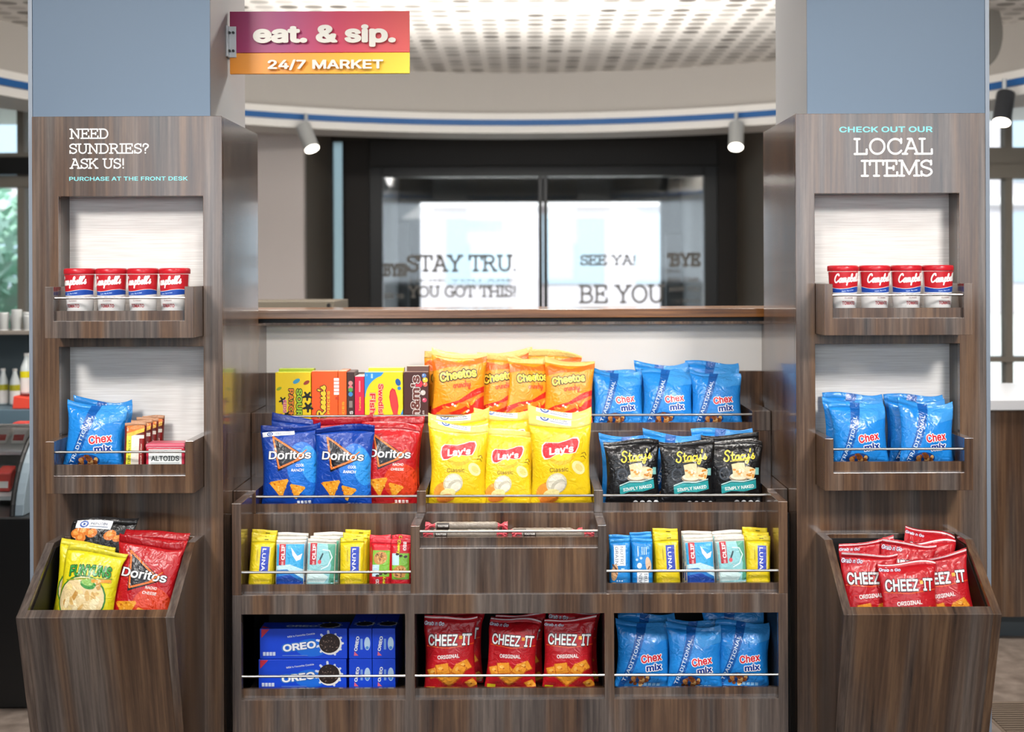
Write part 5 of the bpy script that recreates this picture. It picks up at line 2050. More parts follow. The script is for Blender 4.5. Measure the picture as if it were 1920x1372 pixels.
bars('luna', 487, 'yellow bar with blue panel at the left end of the left tray', G, roll=3, dx=3)
bars('clif', 541, 'blue bar with white ends and red name, left tray', G, roll=.5, dx=3)
bars('clif_t', 599, 'teal bar with white ends and red name, left tray', G, roll=1.5, dx=7)
bars('luna', 657, 'yellow bar with blue panel next to the red bars', G, roll=0, dx=6)
bars('chewy', 712, 'red and green bar showing a round biscuit, left tray', G, 2, roll=1, dx=-2)
bars('chewy_f', 753, 'red and green bar against the centre box, yellow name on top', G, 2, roll=0, dx=-1)
bars('nutri', 1161, 'blue bar with white name panel at its top, right tray', GR, 2, roll=0, dx=-1)
bars('nutri_f', 1203, 'blue bar with white name panel at its foot, right tray', GR, 3, roll=0, dx=-2)
bars('luna', 1250, 'yellow bar with blue panel between blue bars, right tray', GR, roll=-2, dx=-2)
bars('clif', 1311, 'blue bar with white ends and red name, right tray', GR, roll=-2, dx=-3)
bars('clif_t', 1371, 'teal bar with white ends and red name, right tray', GR, roll=-4, dx=-4)
bars('luna', 1420, 'yellow bar with blue panel at the right end of the right tray', GR, roll=2, dx=-3)

# --- bottom cubbies
G = 'red cracker bags in the bottom middle cubby'
for i, (px, roll, yaw, v, k, lab) in enumerate(((841, -1, 2, 0, .98, 'red cracker bag in the bottom middle cubby, left of three'),
                                                (957, 3, -3, 1, .95, 'red cracker bag in the bottom middle cubby, tilted middle one'),
                                                (1064, 1, 0, 2, .97, 'red cracker bag in the bottom middle cubby, right of three'))):
    put_bag('cheezit', v, px, 3.225, ZB, 6, roll, yaw, lab, G, k=k)
    put_bag('cheezit', (v + 1) % 3, px + 13, 3.283, ZB, 4, roll * .5, 0, 'red cracker bag hidden behind the ' + ('left', 'tilted middle', 'right')[i] + ' one in the bottom middle cubby', G, k=k, thin=.8)
G = 'blue snack mix bags in the bottom right cubby'
for i, (px, roll, yaw, v, k, lab) in enumerate(((1206, 3, 5, 0, 1.0, 'blue snack mix bag in the bottom right cubby, left of three'),
                                                (1300, 1, 0, 1, .96, 'blue snack mix bag in the bottom right cubby, middle of three'),
                                                (1395, 3, -2, 2, .96, 'blue snack mix bag in the bottom right cubby, right of three'))):
    put_bag('chex', v, px, 3.225, ZB, 7, roll, yaw, lab, G, k=k)
    put_bag('chex', (v + 2) % 3, px + (6, 8, -8)[i], 3.288, ZB, 3, 0, 0, 'blue snack mix bag hidden behind the ' + ('left', 'middle', 'right')[i] + ' one in the bottom right cubby', G, k=(1.02, .98, 1.12)[i], thin=.8)

# --- tower trays and bins
zt_up, zt_lo = 1.2865, .9235
put_bag('chex', 0, 176, 3.165, zt_lo, 8, 3, 4, 'blue snack mix bag in the left tower tray, beside the granola bars', 'blue snack mix bags in the left tower', k=1.02)
put_bag('chex', 1, 184, 3.225, zt_lo, 4, 2, 0, 'blue snack mix bag behind the front one in the left tower', 'blue snack mix bags in the left tower', k=1.02, thin=.75)
for i in range(4):
    put_bag('wafer', i % 3, 252 + 11 * i, 3.15 + .028 * i, zt_lo, 4 - i, 2, 16, ('front', 'second', 'third', 'rearmost')[i] + ' granola bar of the file in the left tower tray', 'granola bars in the left tower', k=1.0 + .02 * i)
G = 'blue snack mix bags in the right tower'
put_bag('chex', 2, 1613, 3.162, zt_lo, 8, -1, 3, 'blue snack mix bag at the front left of the right tower tray', G, k=.98)
put_bag('chex', 1, 1743, 3.162, zt_lo, 8, 3, 6, 'blue snack mix bag at the front right of the right tower tray', G, k=.98)
put_bag('chex', 0, 1589, 3.208, zt_lo, 4, 0, 0, 'blue snack mix bag behind the front left one, right tower tray', G, k=1.03, thin=.7)
put_bag('chex', 1, 1728, 3.208, zt_lo, 4, 1, 0, 'blue snack mix bag behind the front right one, right tower tray', G, k=1.0)
put_bag('chex', 2, 1600, 3.247, zt_lo, 2, 1, 0, 'rearmost blue snack mix bag on the left side of the right tower tray', G, k=1.06, thin=.6)
put_bag('chex', 2, 1733, 3.243, zt_lo, 2, 0, 0, 'rearmost blue snack mix bag on the right side of the right tower tray', G, k=1.05, thin=.6)


def zbin(Y):
    return .555 + (Y - 2.968) / (3.172 - 2.968) * .05


put_bag('funyuns', 0, 158, 3.005, zbin, 14, 5, -4, 'yellow green onion ring bag at the front of the left bin', 'onion ring bags in the left bin')
put_bag('funyuns', 1, 145, 3.068, zbin, 12, 3, 0, 'yellow green onion ring bag behind the front one in the left bin', 'onion ring bags in the left bin', k=.93, thin=.72)
put_bag('red', 1, 266, 3.005, zbin, 14, 7, -6, 'red tortilla chip bag at the front of the left bin', 'red tortilla chip bags in the left bin', k=1.0)
put_bag('red', 2, 283, 3.075, zbin, 12, 6, 0, 'red tortilla chip bag behind the front red one in the left bin', 'red tortilla chip bags in the left bin', k=1.0, thin=.72)
put_bag('black', 0, 182, 3.118, zbin, 6, 2, 0, 'black snack bag with a white sticker at the back of the left bin', None, k=.93, thin=.72)
G = 'red cracker bags in the right bin'
put_bag('cheezit', 0, 1634, 3.016, zbin, 12, -1, 2, 'red cracker bag at the front left of the right bin', G, k=1.0, thin=.8)
put_bag('cheezit', 1, 1708, 2.979, zbin, 14, -2, 0, 'red cracker bag at the front middle of the right bin, overlapping its neighbour', G, k=1.0, thin=.8)
put_bag('cheezit', 2, 1779, 3.005, zbin, 12, -7, -4, 'red cracker bag leaning at the front right of the right bin', G, k=.98, thin=.8)
put_bag('cheezit', 2, 1640, 3.085, zbin, 8, -2, 3, 'red cracker bag at the back left corner of the right bin', G, k=1.0, thin=.5)
put_bag('cheezit', 0, 1702, 3.075, zbin, 12, 4, 0, 'red cracker bag at the back middle of the right bin', G, k=.98, thin=.6)
put_bag('cheezit', 1, 1748, 3.098, zbin, 8, -3, 4, 'red cracker bag behind the leaning one in the right bin', G, k=.97, thin=.42)
put_bag('cheezit', 1, 1738, 3.14, zbin, 8, 14, 10, 'tilted red cracker bag at the very back of the right bin', G, k=.98, thin=.5)

# ================================================================ soup cups
def soup_proto():
    parts = []
    r0, r1, h = .0295, .0353, .108

    def rad(z):
        return r0 + (r1 - r0) * z / h
    bm = lathe([(r0 - .004, 0), (r0, .002), (rad(.05), .05), (rad(.1075), .1075)], (0, 0, 0), n=48)
    for f in bm.faces:
        f.smooth = True
    bmesh.ops.recalc_face_normals(bm, faces=bm.faces[:])
    me = bpy.data.meshes.new('cup'); bm.to_mesh(me); bm.free(); me.materials.append(mat('cup_white', '#e6e4e2', .3)); parts.append(('cup', me))
    bm = lathe([(r1 + .0012, .1095), (r1 + .0018, .1105), (r1 + .0018, .1195), (r1 + .0002, .1225), (r1 - .005, .1236)], (0, 0, 0), n=48)
    for f in bm.faces:
        f.smooth = True
    bmesh.ops.recalc_face_normals(bm, faces=bm.faces[:])
    me = bpy.data.meshes.new('lid'); bm.to_mesh(me); bm.free(); me.materials.append(mat('lid_red', '#c4202c', .28)); parts.append(('lid', me))
    # wrap-round print, millimetres; u runs along the circumference
    a = Art(0, 0, 1000)
    half = 56

    def band(part, f0, f1, col, n=28):
        xs_ = [-half + 2 * half * i / n for i in range(n + 1)]
        a.poly(part, [(x, -f0(x)) for x in xs_] + [(x, -f1(x)) for x in reversed(xs_)], col)
    wv = lambda x: 71 + 2.6 * math.sin((x - 4) / 15)
    band('print', lambda x: wv(x), lambda x: 108.5, '#c3202b')
    band('print', lambda x: wv(x) - 1.0, lambda x: wv(x), '#f3efe9')
    band('print', lambda x: wv(x) - 11.5 - 2.2 * math.sin(x / 13), lambda x: wv(x) - 1.0, '#1f4aa6')
    a.text('print', 'Heat, Sip & Go!', -3, -wv(-3) + 5.6, 4.2, '#c9dcf4', fit=30, rot=6, bold=.02)
    a.strokes('logo', "Campbell's", -1, -91, 9.0, 3.6, '#f8f6f2', SCRIPT, fit=66, rot=4, shear=.22)
    a.text('lettering', 'CLASSIC', 0, -47, 4.6, '#7a3a3c', fit=22, bold=.01)
    a.text('lettering', 'TOMATO', 0, -36, 11, '#a8232e', fit=34, bold=.03)
    xs_ = np.arange(-60, 61, 4) / 1000
    zs_ = np.arange(0, .115, .01)
    flat = art_flat(a, None)
    # cut into narrow strips so the print follows the round wall
    bmcuts = (xs_, zs_, .004, .01, xs_[0], zs_[0])
    flat = art_flat(a, bmcuts)
    for part, (V, Fc, cols, Ci) in flat.items():
        pts = []
        for v in V:
            R = rad(max(v[1], 0)) + .0003 + v[2] * .00006
            an = v[0] / .0333
            pts.append((R * math.sin(an), -R * math.cos(an), v[1]))
        parts.append((part, new_mesh(part, pts, Fc, [card(c) for c in cols], Ci, smooth=True)))
    return parts


SOUP = soup_proto()


def soup(px, Y, z, yaw, label, group):
    r = empty('soup_cup', (XA(px, Y), Y, z + .0005), (0, 0, math.radians(yaw)))
    for (pn, me) in SOUP:
        o = bpy.data.objects.new(pn, me); COL.objects.link(o); o.parent = r
        if pn == 'lid':
            o['label'] = 'red plastic lid'
    tag(r, label, 'soup cup', group)


ords = ('first from the left', 'second from the left', 'third from the left', 'last on the right')
for i, px in enumerate((149.9, 209.0, 268.2, 327.4)):
    soup(px, 3.169, zt_up, (-14, -2, -10, -16)[i], 'red and white soup cup in the left tower, ' + ords[i], 'soup cups in the left tower')
for i, px in enumerate((1580.5, 1639.7, 1698.8, 1757.9)):
    soup(px, 3.169, zt_up, (12, 17, 14, 17)[i], 'red and white soup cup in the right tower, ' + ords[i], 'soup cups in the right tower')


# ================================================================ boxes
def carton(name, cat, px0, px1, Y, z, h, depth, base, arts, label, group=None, top=None, yaw=0, topart=None, sidec=None):
    """folding carton; front art in millimetres from the lower left corner of the front"""
    xa_, xb_ = XA(px0, Y), XA(px1, Y)
    w = xb_ - xa_
    r = empty(name, ((xa_ + xb_) / 2, Y, z + .0005), (0, 0, math.radians(yaw)))
    bm = box(-w / 2, w / 2, 0, depth, 0, h)
    me = bpy.data.meshes.new('carton')
    bmesh.ops.recalc_face_normals(bm, faces=bm.faces[:])
    bm.to_mesh(me); bm.free()
    me.materials.append(card(base))
    link('carton', me, r, .0008)
    if top:
        me = bpy.data.meshes.new('end_flap')
        bm = box(-w / 2 + .0008, w / 2 - .0008, .0008, depth - .0008, h, h + .0006); bm.to_mesh(me); bm.free()
        me.materials.append(card(top)); link('end_flap', me, r)
    if arts:
        a = Art(0, 0, 1000)
        arts(a, w * 1000, h * 1000)
        print_on(a, r, lambda u, v, d: (u - w / 2, -.0001 - d * .6, v))
    if topart:
        a = Art(0, 0, 1000)
        topart(a, w * 1000, depth * 1000)
        print_on(a, r, lambda u, v, d: (u - w / 2, v, h + .0001 + d * .6), card, 'top_print')
    tag(r, label, cat, group)
    return r


def splat(a, part, x, y, r, col):
    for k in range(5):
        an = k * 72 + 20
        a.line(part, [(x, y), (x + r * math.cos(math.radians(an)), y + r * math.sin(math.radians(an)))], r * .5, col)
    a.ell(part, x, y, r * .6, r * .6, col)


def art_sour(a, w, h):
    a.by += 22
    for (x, y, r, c) in ((10, 92, 5, '#93a82a'), (57, 112, 7, '#3f9fc2'), (84, 108, 6, '#a03a2e'), (10, 18, 7, '#dc4a20'), (20, 12, 9, '#e86a1c'), (92, 45, 5, '#9ab02c')):
        a.ell('picture', x, -y, r * 1.5, r * .8, c, 30)
    splat(a, 'logo', 86, -72, 11, '#17140f'); splat(a, 'logo', 88, -42, 12, '#17140f'); splat(a, 'logo', 20, -60, 9, '#17140f'); splat(a, 'logo', 30, -22, 9, '#17140f')
    a.text('logo', 'PATCH', 45, -52, 17, '#f08a2c', fit=78, rot=-90, bold=.05, out='#17140f', outw=.09)
    a.text('logo', 'SOUR', 67, -54, 19, '#a8cf2e', fit=74, rot=-90, bold=.05, out='#17140f', outw=.09)
    a.text('logo', 'KIDS', 27, -44, 11, '#d84a62', fit=34, rot=-90, bold=.05, out='#f4e6e6', outw=.05)


def art_reese(a, w, h):
    a.by += 12
    a.strokes('logo', "Reese's", 26, -66, 9.5, 4.6, '#f6c931', SCRIPT, fit=84, rot=90, out='#3a1c0c', outw=2.2)
    a.text('logo', 'PIECES', 44, -64, 8.5, '#f6c931', fit=62, rot=90, bold=.03, out='#8a3a12', outw=.04)
    a.by -= 12
    for k in range(5):
        a.rect('lettering', 60, -142 + k * 9.4, 74, -134.5 + k * 9.4, '#e9e4e0')
    a.rect('lettering', 64, -92, 73, -84, '#c23a14')


def art_reese_side(a, w, h):
    a.text('logo', 'PIECES', w * .55, -48, 8, '#f0b92a', fit=60, rot=90, bold=.02)


def art_mini_side(a, w, h):
    for (y, c) in ((128, '#d08a86'), (116, '#e2707a'), (110, '#4fa04a'), (98, '#3f86c8')):
        a.ell('picture', w * .5, -y, w * .3, w * .3, c)
    a.rect('logo', w * .3, -80, w * .75, -62, '#8b7f78')
    a.text('logo', "M&M'S", w * .5, -28, w * .55, '#e9e4e0', fit=50, rot=90, bold=.03)


def art_tamale(a, w, h):
    a.text('logo', 'Tamales', w * .5, -72, 7, '#f0b63a', fit=38, rot=90, bold=.02)
    a.text('logo', 'HOT', w * .5, -24, 9, '#f6e9e4', fit=22, rot=90, bold=.03)
    a.rect('lettering', w * .44, -134, w * .6, -104, '#e8909c')


def art_fish(a, w, h):
    pts = [(0, -h), (52, -h)] + [(52 - 50 * math.sin(t), -h + 8 + 50 * (1 - math.cos(t)) + 8 * math.sin(t)) for t in [i * .157 for i in range(1, 11)]] + [(0, -h + 68)]
    a.poly('picture', pts, '#2f8fd8')
    a.poly('picture', [(w, 0), (w, -58), (w - 12, -30), (w - 22, 0)], '#2f8fd8')
    a.text('lettering', '2', 6, -h + 7, 5, '#dcebf6', bold=.02)
    a.rect('lettering', 17, -h + 4, 22, -h + 16, '#a9d2ef')
    a.by += 18
    fish = [(77, -25), (70, -48), (66, -72), (68, -88), (74, -97), (82, -92), (88, -72), (91, -48), (88, -25), (96, -16), (84, -18), (72, -14)]
    a.poly('picture', fish, '#c8282f')
    a.poly('picture', [(79 + (p[0] - 79) * .82, -56 + (p[1] + 56) * .86) for p in fish], '#e0403f')
    a.ell('picture', 90, -112, 7, 10, '#1d5aa0', 20); a.ell('picture', 93, -96, 5, 5, '#2f7fc4')
    a.text('logo', 'Swedish', 46, -62, 17, '#d3242f', fit=92, rot=-90, bold=.045, out=('#a8202a', '#fbeec0'), outw=.035)
    a.text('logo', 'Fish', 24, -54, 19, '#d3242f', fit=56, rot=-90, bold=.045, out=('#a8202a', '#fbeec0'), outw=.035)


def art_mm(a, w, h):
    a.by += 20
    for (x, y, r, c) in ((40, 106, 11, '#d8344a'), (58, 116, 7, '#e8c83a'), (58, 104, 6, '#e06a54'), (55, 128, 6, '#5a86c4'), (56, 62, 6, '#d2486a'), (52, 82, 7, '#cfc9c2')):
        a.ell('picture', x, -y, r, r, c)
        a.ell('picture', x - r * .3, -y - r * .3, r * .3, r * .25, '#f6e6e4', 0, 10)
    a.text('logo', "m&m's", 27, -66, 30, '#6b3a31', fit=124, rot=90, bold=.05, out=('#3c1b17', '#f2ece6'), outw=.04)
    a.text('lettering', 'MINIS', 52, -22, 6, '#e6ddd6', fit=24, rot=90, bold=.02)


YBX = 3.565
G = 'candy cartons on the top tier'
carton('candy_box', 'candy box', 515.5, 582, YBX, Z3, ZA(697, YBX) - Z3, .028, '#f2cf16', art_sour, 'yellow sour candy carton at the left end of the top tier', G, '#c9d23a')
carton('candy_box', 'candy box', 522, 588, YBX + .032, Z3, ZA(690, YBX + .032) - Z3, .028, '#a5b829', None, 'greenish candy carton standing behind the yellow sour candy carton', G, '#c9d66a')
carton('candy_box', 'candy box', 583.5, 632.5, YBX, Z3, ZA(695, YBX) - Z3, .03, '#ee5a1c', art_reese, 'orange peanut candy carton next to the yellow sour candy carton', G, '#f0a07a')
carton('candy_box', 'candy box', 633.2, 648.8, YBX + .002, Z3, ZA(695, YBX) - Z3, .09, '#e86020', art_reese_side, 'narrow orange candy carton turned side-on beside the orange one', G, '#f2b08c')
carton('candy_box', 'candy box', 649.5, 663.5, YBX + .003, Z3, ZA(697, YBX) - Z3, .09, '#3f2722', art_mini_side, 'narrow dark brown carton turned side-on, with coloured candies', G, '#6a4a40')
carton('candy_box', 'candy box', 664.2, 682, YBX + .002, Z3, ZA(705, YBX) - Z3, .09, '#cf2244', art_tamale, 'narrow crimson carton turned side-on beside the yellow fish carton', G, '#e6dcd6')
carton('candy_box', 'candy box', 683, 754.5, YBX, Z3, ZA(697, YBX) - Z3, .028, '#ecd31c', art_fish, 'yellow and blue fish candy carton with a red fish', G, '#e6dd8a')
carton('candy_box', 'candy box', 756, 802, YBX - .002, Z3, ZA(697, YBX) - Z3, .028, '#4a2722', art_mm, 'dark brown chocolate candy carton next to the orange bags', G, '#8a6a5e')
carton('candy_box', 'candy box', 690, 757, YBX + .032, Z3, ZA(689, YBX + .032) - Z3, .028, '#d9c52a', None, 'yellow carton standing behind the fish candy carton', G, '#e8dfa0')
carton('candy_box', 'candy box', 762, 803, YBX + .032, Z3, ZA(686, YBX + .032) - Z3, .028, '#6a4a40', None, 'brown carton standing behind the chocolate candy carton', G, '#d8c8ba')


def cookie(a, part, x, y, r, squash=1.0):
    for k in range(11):
        an = math.radians(k * 33)
        a.line(part, [(x, y), (x + r * 1.25 * math.cos(an), y + r * (1.05 + .1 * (k % 3)) * squash * math.sin(an))], r * .22, '#dfe6f4')
    a.ell(part, x + r * .1, y + r * .12 * squash, r * 1.08, r * 1.06 * squash, '#eeeae6', 15)
    a.ell(part, x, y, r, r * squash, '#2b1f1c', 15)
    rnd = random.Random(7)
    for _ in range(34):
        q, an = r * .86 * math.sqrt(rnd.random()), rnd.uniform(0, 6.28)
        a.ell(part, x + q * math.cos(an), y + q * math.sin(an) * squash, r * .07, r * .05 * squash, rnd.choice(('#6b574e', '#4a3a34', '#857168')), rnd.uniform(0, 180), 6)


def art_oreo(a, w, h):
    k = w / 215
    a.ell('picture', 128 * k, -27, 40 * k, 22, '#1f6fe0')
    cookie(a, 'picture', 172 * k, -h * .51, 26 * k, .92)
    a.text('logo', 'OREO', 97 * k, -h * .46, 22 * k, '#f6f7fb', fit=82 * k, rot=7, bold=.05, out=('#3a8fe8', '#173a9a'), outw=.05)
    a.text('logo', "Milk's Favorite Cookie", 102 * k, -h * .80, 6 * k, '#dfe7f8', fit=68 * k, rot=7, bold=.02)
    for i in range(4):
        a.rect('lettering', (8 + i * 8) * k, -17, (14.5 + i * 8) * k, -8, '#d3ddf4')
    a.rect('lettering', 56 * k, -9, 118 * k, -7.4, '#6a93e0')
    a.poly('lettering', [(4 * k, -h + 1), (24 * k, -h + 1), (4 * k, -h + 22)], '#d8304a')


def art_oreo_top(a, w, d):
    k = w / 215
    a.text('top_print', 'OREO', 100 * k, -d * .45, 20 * k, '#e6ecf8', fit=78 * k, bold=.05)
    cookie(a, 'top_print', 168 * k, -d * .5, 24 * k, .9)
    a.poly('top_print', [(4 * k, -2), (26 * k, -2), (4 * k, -22)], '#d8304a')


def art_oreo_end(a, w, h):
    a.text('logo', 'OREO', w * .32, -h * .5, w * .17, '#eef2fb', fit=h * .5, rot=80, bold=.05, out='#173a9a', outw=.05)
    a.ell('picture', w * .8, -h * .5, w * .13, h * .22, '#bcd8f2'); a.ell('picture', w * .8, -h * .36, w * .07, w * .07, '#4f8fd8')
    a.rect('lettering', w * .5, -h * .66, w * .6, -h * .3, '#7fa6e6')
    a.poly('lettering', [(w * .22, -h * .1), (w * .42, -h * .1), (w * .24, -h * .24)], '#e46a86')


def art_oreo_endtop(a, w, d):
    cookie(a, 'top_print', w * .6, -d * .22, w * .36, .9)


OB = '#1748d6'
YO = 3.235
hb = .0735
G = 'blue cookie cartons in the bottom left cubby'
carton('cookie_box', 'cookie box', 482, 646.5, YO, ZB, hb, .06, OB, art_oreo, 'long blue cookie carton at the bottom of the stack, partly behind the rail', G)
carton('cookie_box', 'cookie box', 484.5, 648, YO + .002, ZB + hb + .0012, hb, .06, OB, art_oreo, 'long blue cookie carton on top of the long stack', G, topart=art_oreo_top)
for i, (a0, a1) in enumerate(((651.5, 694.5), (695.5, 738.5))):
    s_ = ('left', 'right')[i]
    carton('cookie_box', 'cookie box', a0, a1, YO, ZB, hb, .2, OB, art_oreo_end, 'blue cookie carton turned end-on, bottom of the %s small stack' % s_, G)
    carton('cookie_box', 'cookie box', a0, a1, YO + .001, ZB + hb + .0012, hb, .2, OB, art_oreo_end, 'blue cookie carton turned end-on, top of the %s small stack' % s_, G, topart=art_oreo_endtop)

# mint tin in the left tower
def art_mint(a, w, h):
    a.rect('label_panel', 7, -57, w - 7, -18, '#e9ecea')
    a.text('label_panel', 'ALTOIDS', w * .5, -38, 16, '#2b3230', fit=w * .72, bold=.03)
    a.rect('label_panel', 12, -26, w - 12, -24.5, '#9aa39f')


xm0, xm1 = XA(272, 3.135), XA(345, 3.135)
mt = empty('mint_tin', ((xm0 + xm1) / 2, 3.135, zt_lo + .0005))
w = xm1 - xm0
hm = .070
bm = box(-w / 2, w / 2, 0, .055, 0, hm - .007)
me = bpy.data.meshes.new('tin'); bmesh.ops.recalc_face_normals(bm, faces=bm.faces[:]); bm.to_mesh(me); bm.free(); me.materials.append(mat('tin_red', '#c62f45', .3)); link('tin', me, mt, .003)
bm = bmesh.new()
lo_ = [bm.verts.new(p) for p in ((-w / 2 - .0006, -.0008, hm - .009), (w / 2 + .0006, -.0008, hm - .009), (w / 2 + .0006, .0558, hm - .009), (-w / 2 - .0006, .0558, hm - .009))]
mi_ = [bm.verts.new((v.co.x, v.co.y, hm - .003)) for v in lo_]
hi_ = [bm.verts.new((v.co.x * .94, .0275 + (v.co.y - .0275) * .88, hm + .001)) for v in lo_]
for r0, r1 in ((lo_, mi_), (mi_, hi_)):
    for i in range(4):
        bm.faces.new([r0[i], r0[(i + 1) % 4], r1[(i + 1) % 4], r1[i]])
bm.faces.new(lo_[::-1]); bm.faces.new(hi_)
me = bpy.data.meshes.new('lid'); bm.to_mesh(me); bm.free(); me.materials.append(mat('tin_pink', '#cf5a6e', .3)); lidm = link('lid', me, mt, .0015)
a = Art(0, 0, 1000)
art_mint(a, w * 1000, hm * 1000)
print_on(a, mt, lambda u, v, d: (u - w / 2, -.0012 - d * .6, v))
tag(mt, 'red and white mint tin in the left tower tray beside the granola bars', 'mint tin')

# twist-wrapped candy rolls in the centre box
def roll(px0, px1, Y, z, label, flip=False):
    xa_, xb_ = XA(px0, Y), XA(px1, Y)
    L = xb_ - xa_
    r = .0088
    o = empty('candy_roll', ((xa_ + xb_) / 2, Y, z))
    e = .024
    obj_ = []
    bm = bmesh.new()
    n = 16
    rows = []
    for i in range(25):
        x = -L / 2 + e + (L - 2 * e) * i / 24
        rr = r * (1 + .05 * math.sin(i * 2.3)) * (0.8 if i in (0, 24) else 1)
        rows.append([bm.verts.new((x, rr * math.cos(2 * math.pi * k / n), r + rr * math.sin(2 * math.pi * k / n))) for k in range(n)])
    for p, q in zip(rows, rows[1:]):
        for k in range(n):
            bm.faces.new([p[k], p[(k + 1) % n], q[(k + 1) % n], q[k]])
    bm.faces.new(rows[0]); bm.faces.new(rows[-1][::-1])
    me = bpy.data.meshes.new('wrapper'); bmesh.ops.recalc_face_normals(bm, faces=bm.faces[:]); bm.to_mesh(me); bm.free()
    me.materials.append(foil('#8f8478', .3))
    link('wrapper', me, o)
    for sgn in (-1, 1):
        bm = bmesh.new()
        rows = []
        for i in range(8):
            t_ = i / 7
            x = sgn * (L / 2 - e + e * t_)
            rr = r * (.72 - .5 * math.sin(math.pi * min(t_ * 1.6, 1)) + (.3 * t_))
            rows.append([bm.verts.new((x, rr * (1 + .2 * math.cos(k * math.pi + i)) * math.cos(2 * math.pi * k / 12 + t_), r + rr * (1 + .2 * math.cos(k * math.pi)) * math.sin(2 * math.pi * k / 12 + t_) * .95)) for k in range(12)])
        for p, q in zip(rows, rows[1:]):
            for k in range(12):
                bm.faces.new([p[k], p[(k + 1) % 12], q[(k + 1) % 12], q[k]])
        me = bpy.data.meshes.new('twist_end'); bmesh.ops.recalc_face_normals(bm, faces=bm.faces[:]); bm.to_mesh(me); bm.free()
        me.materials.append(foil('#d3545e', .3))
        link('twist_end', me, o)['label'] = 'red twisted end of the wrapper'
    a = Art(0, 0, 1000)
    a.rect('band', -L * 500 + e * 1000 + 4, -8, -L * 500 + e * 1000 + 34, 8, '#2a1d19')
    a.text('band', 'TOOTSIE', -L * 500 + e * 1000 + 19, -1.5, 6, '#efe9e2', fit=26, bold=.03)
    us_ = np.arange(-.08, .081, .02); vs_ = np.arange(-.009, .0091, .002)
    fl = art_flat(a, (us_, vs_, .02, .002, us_[0], vs_[0]))
    for part, (V, Fc, cols, Ci) in fl.items():
        pts = []
        for v in V:
            an = v[1] / r
            R = r * 1.06 + .0002 + v[2] * .0001
            pts.append((v[0], -R * math.cos(an), r + R * math.sin(an)))
        link(part, new_mesh(part, pts, Fc, [card(c) for c in cols], Ci, smooth=True), o)
    tag(o, label, 'candy', 'twist-wrapped candy rolls in the centre box')


zc = zcsh + .0030
roll(792, 948, 3.208, zc, 'twist-wrapped candy roll at the left front of the centre box')
roll(958, 1112, 3.208, zc, 'twist-wrapped candy roll at the right front of the centre box')
roll(795, 950, 3.2325, zc, 'twist-wrapped candy roll behind the left front one')
roll(940, 1090, 3.2325, zc, 'twist-wrapped candy roll behind the right front one')
roll(796, 950, 3.219, zc + .0178, 'twist-wrapped candy roll lying on the left pair')
# ================================================================ left: refrigerated case with groceries
YK = 4.25
xk = XA(57, YK)
case = empty('display_case', (xk - .7, YK + .4, 0))
tag(case, 'black curved-glass refrigerated display case behind the left tower', 'display case')
ztopb = ZA(966, YK)
obj('base', box(-3.6, xk + .12, YK, YK + .9, 0.0, ztopb), mat('case_black', '#0a0a0b', .3), case, .006)
grey = mat('case_grey', '#75838c', .4)
# curved end panel and gasket
pa = []
for i in range(13):
    t_ = i / 12
    pa.append((YK + .02 + .30 * t_ ** 1.6, ztopb + (ZA(812, YK) - ztopb) * math.sin(t_ * math.pi / 2)))
prof = pa + [(YK + .88, pa[-1][1]), (YK + .88, ztopb)]
xq = XA(20, YK)
obj('end_panel', prism(prof, 'X', xq, xq + .03), grey, case, .003)
bm = bmesh.new()
for p, q in zip(pa, pa[1:]):
    tube((xq - .005, p[0] - .004, p[1]), (xq - .005, q[0] - .004, q[1]), .008, bm, 8)
obj('gasket', bm, BLACK, case)
obj('top_bar', box(-3.6, xq + .04, YK + .30, YK + .38, ZA(815, YK + .3), ZA(799, YK + .3)), mat('case_bar', '#8d8886', .4), case, .003)
bm = bmesh.new()
A_, B_ = [], []
for (y, z) in pa:
    A_.append(bm.verts.new((-3.58, y, z))); B_.append(bm.verts.new((xq - .012, y, z)))
for i in range(len(pa) - 1):
    bm.faces.new([A_[i], B_[i], B_[i + 1], A_[i + 1]])
obj('curved_glass', bm, GLASS, case, smooth=True)
for k, py in enumerate((955, 905, 862)):
    obj('shelf', box(-3.57, xq - .004, YK + .2 + k * .12, YK + .85, (ztopb + .012 + k * .086), (ztopb + .022 + k * .086)), mat('case_shelf', '#b9bcbd', .4), case)
n_ = 0
cols = ('#b5332c', '#dcd9d4', '#c24038', '#e2dfda', '#a82a2a', '#d2cfc9')
for k, py in enumerate((955, 905, 862)):
    for j in range(3):
        w_ = .05
        x_ = xq - .035 - j * .062
        z_ = ztopb + .0222 + k * .086
        y_ = YK + .24 + k * .12
        r = empty('food_pack', (x_, y_ + .03, z_ + .0005))
        bm = box(x_ - w_ / 2, x_ + w_ / 2, y_, y_ + .06, z_ + .0005, z_ + .062 - .006 * ((j + k) % 3))
        obj('pack', bm, card(cols[(j * 2 + k) % 6]), r, .006)
        obj('label', box(x_ - w_ * .36, x_ + w_ * .36, y_ - .0012, y_ - .0002, z_ + .012, z_ + .03), card(cols[(j * 2 + k + 1) % 6]), r)
        tag(r, 'small wrapped food pack, %s from the case end, on the %s shelf of the case' % (('first', 'second', 'third', 'fourth', 'fifth')[j], ('lowest', 'middle', 'top')[k]), 'food pack', 'wrapped packs in the refrigerated case')

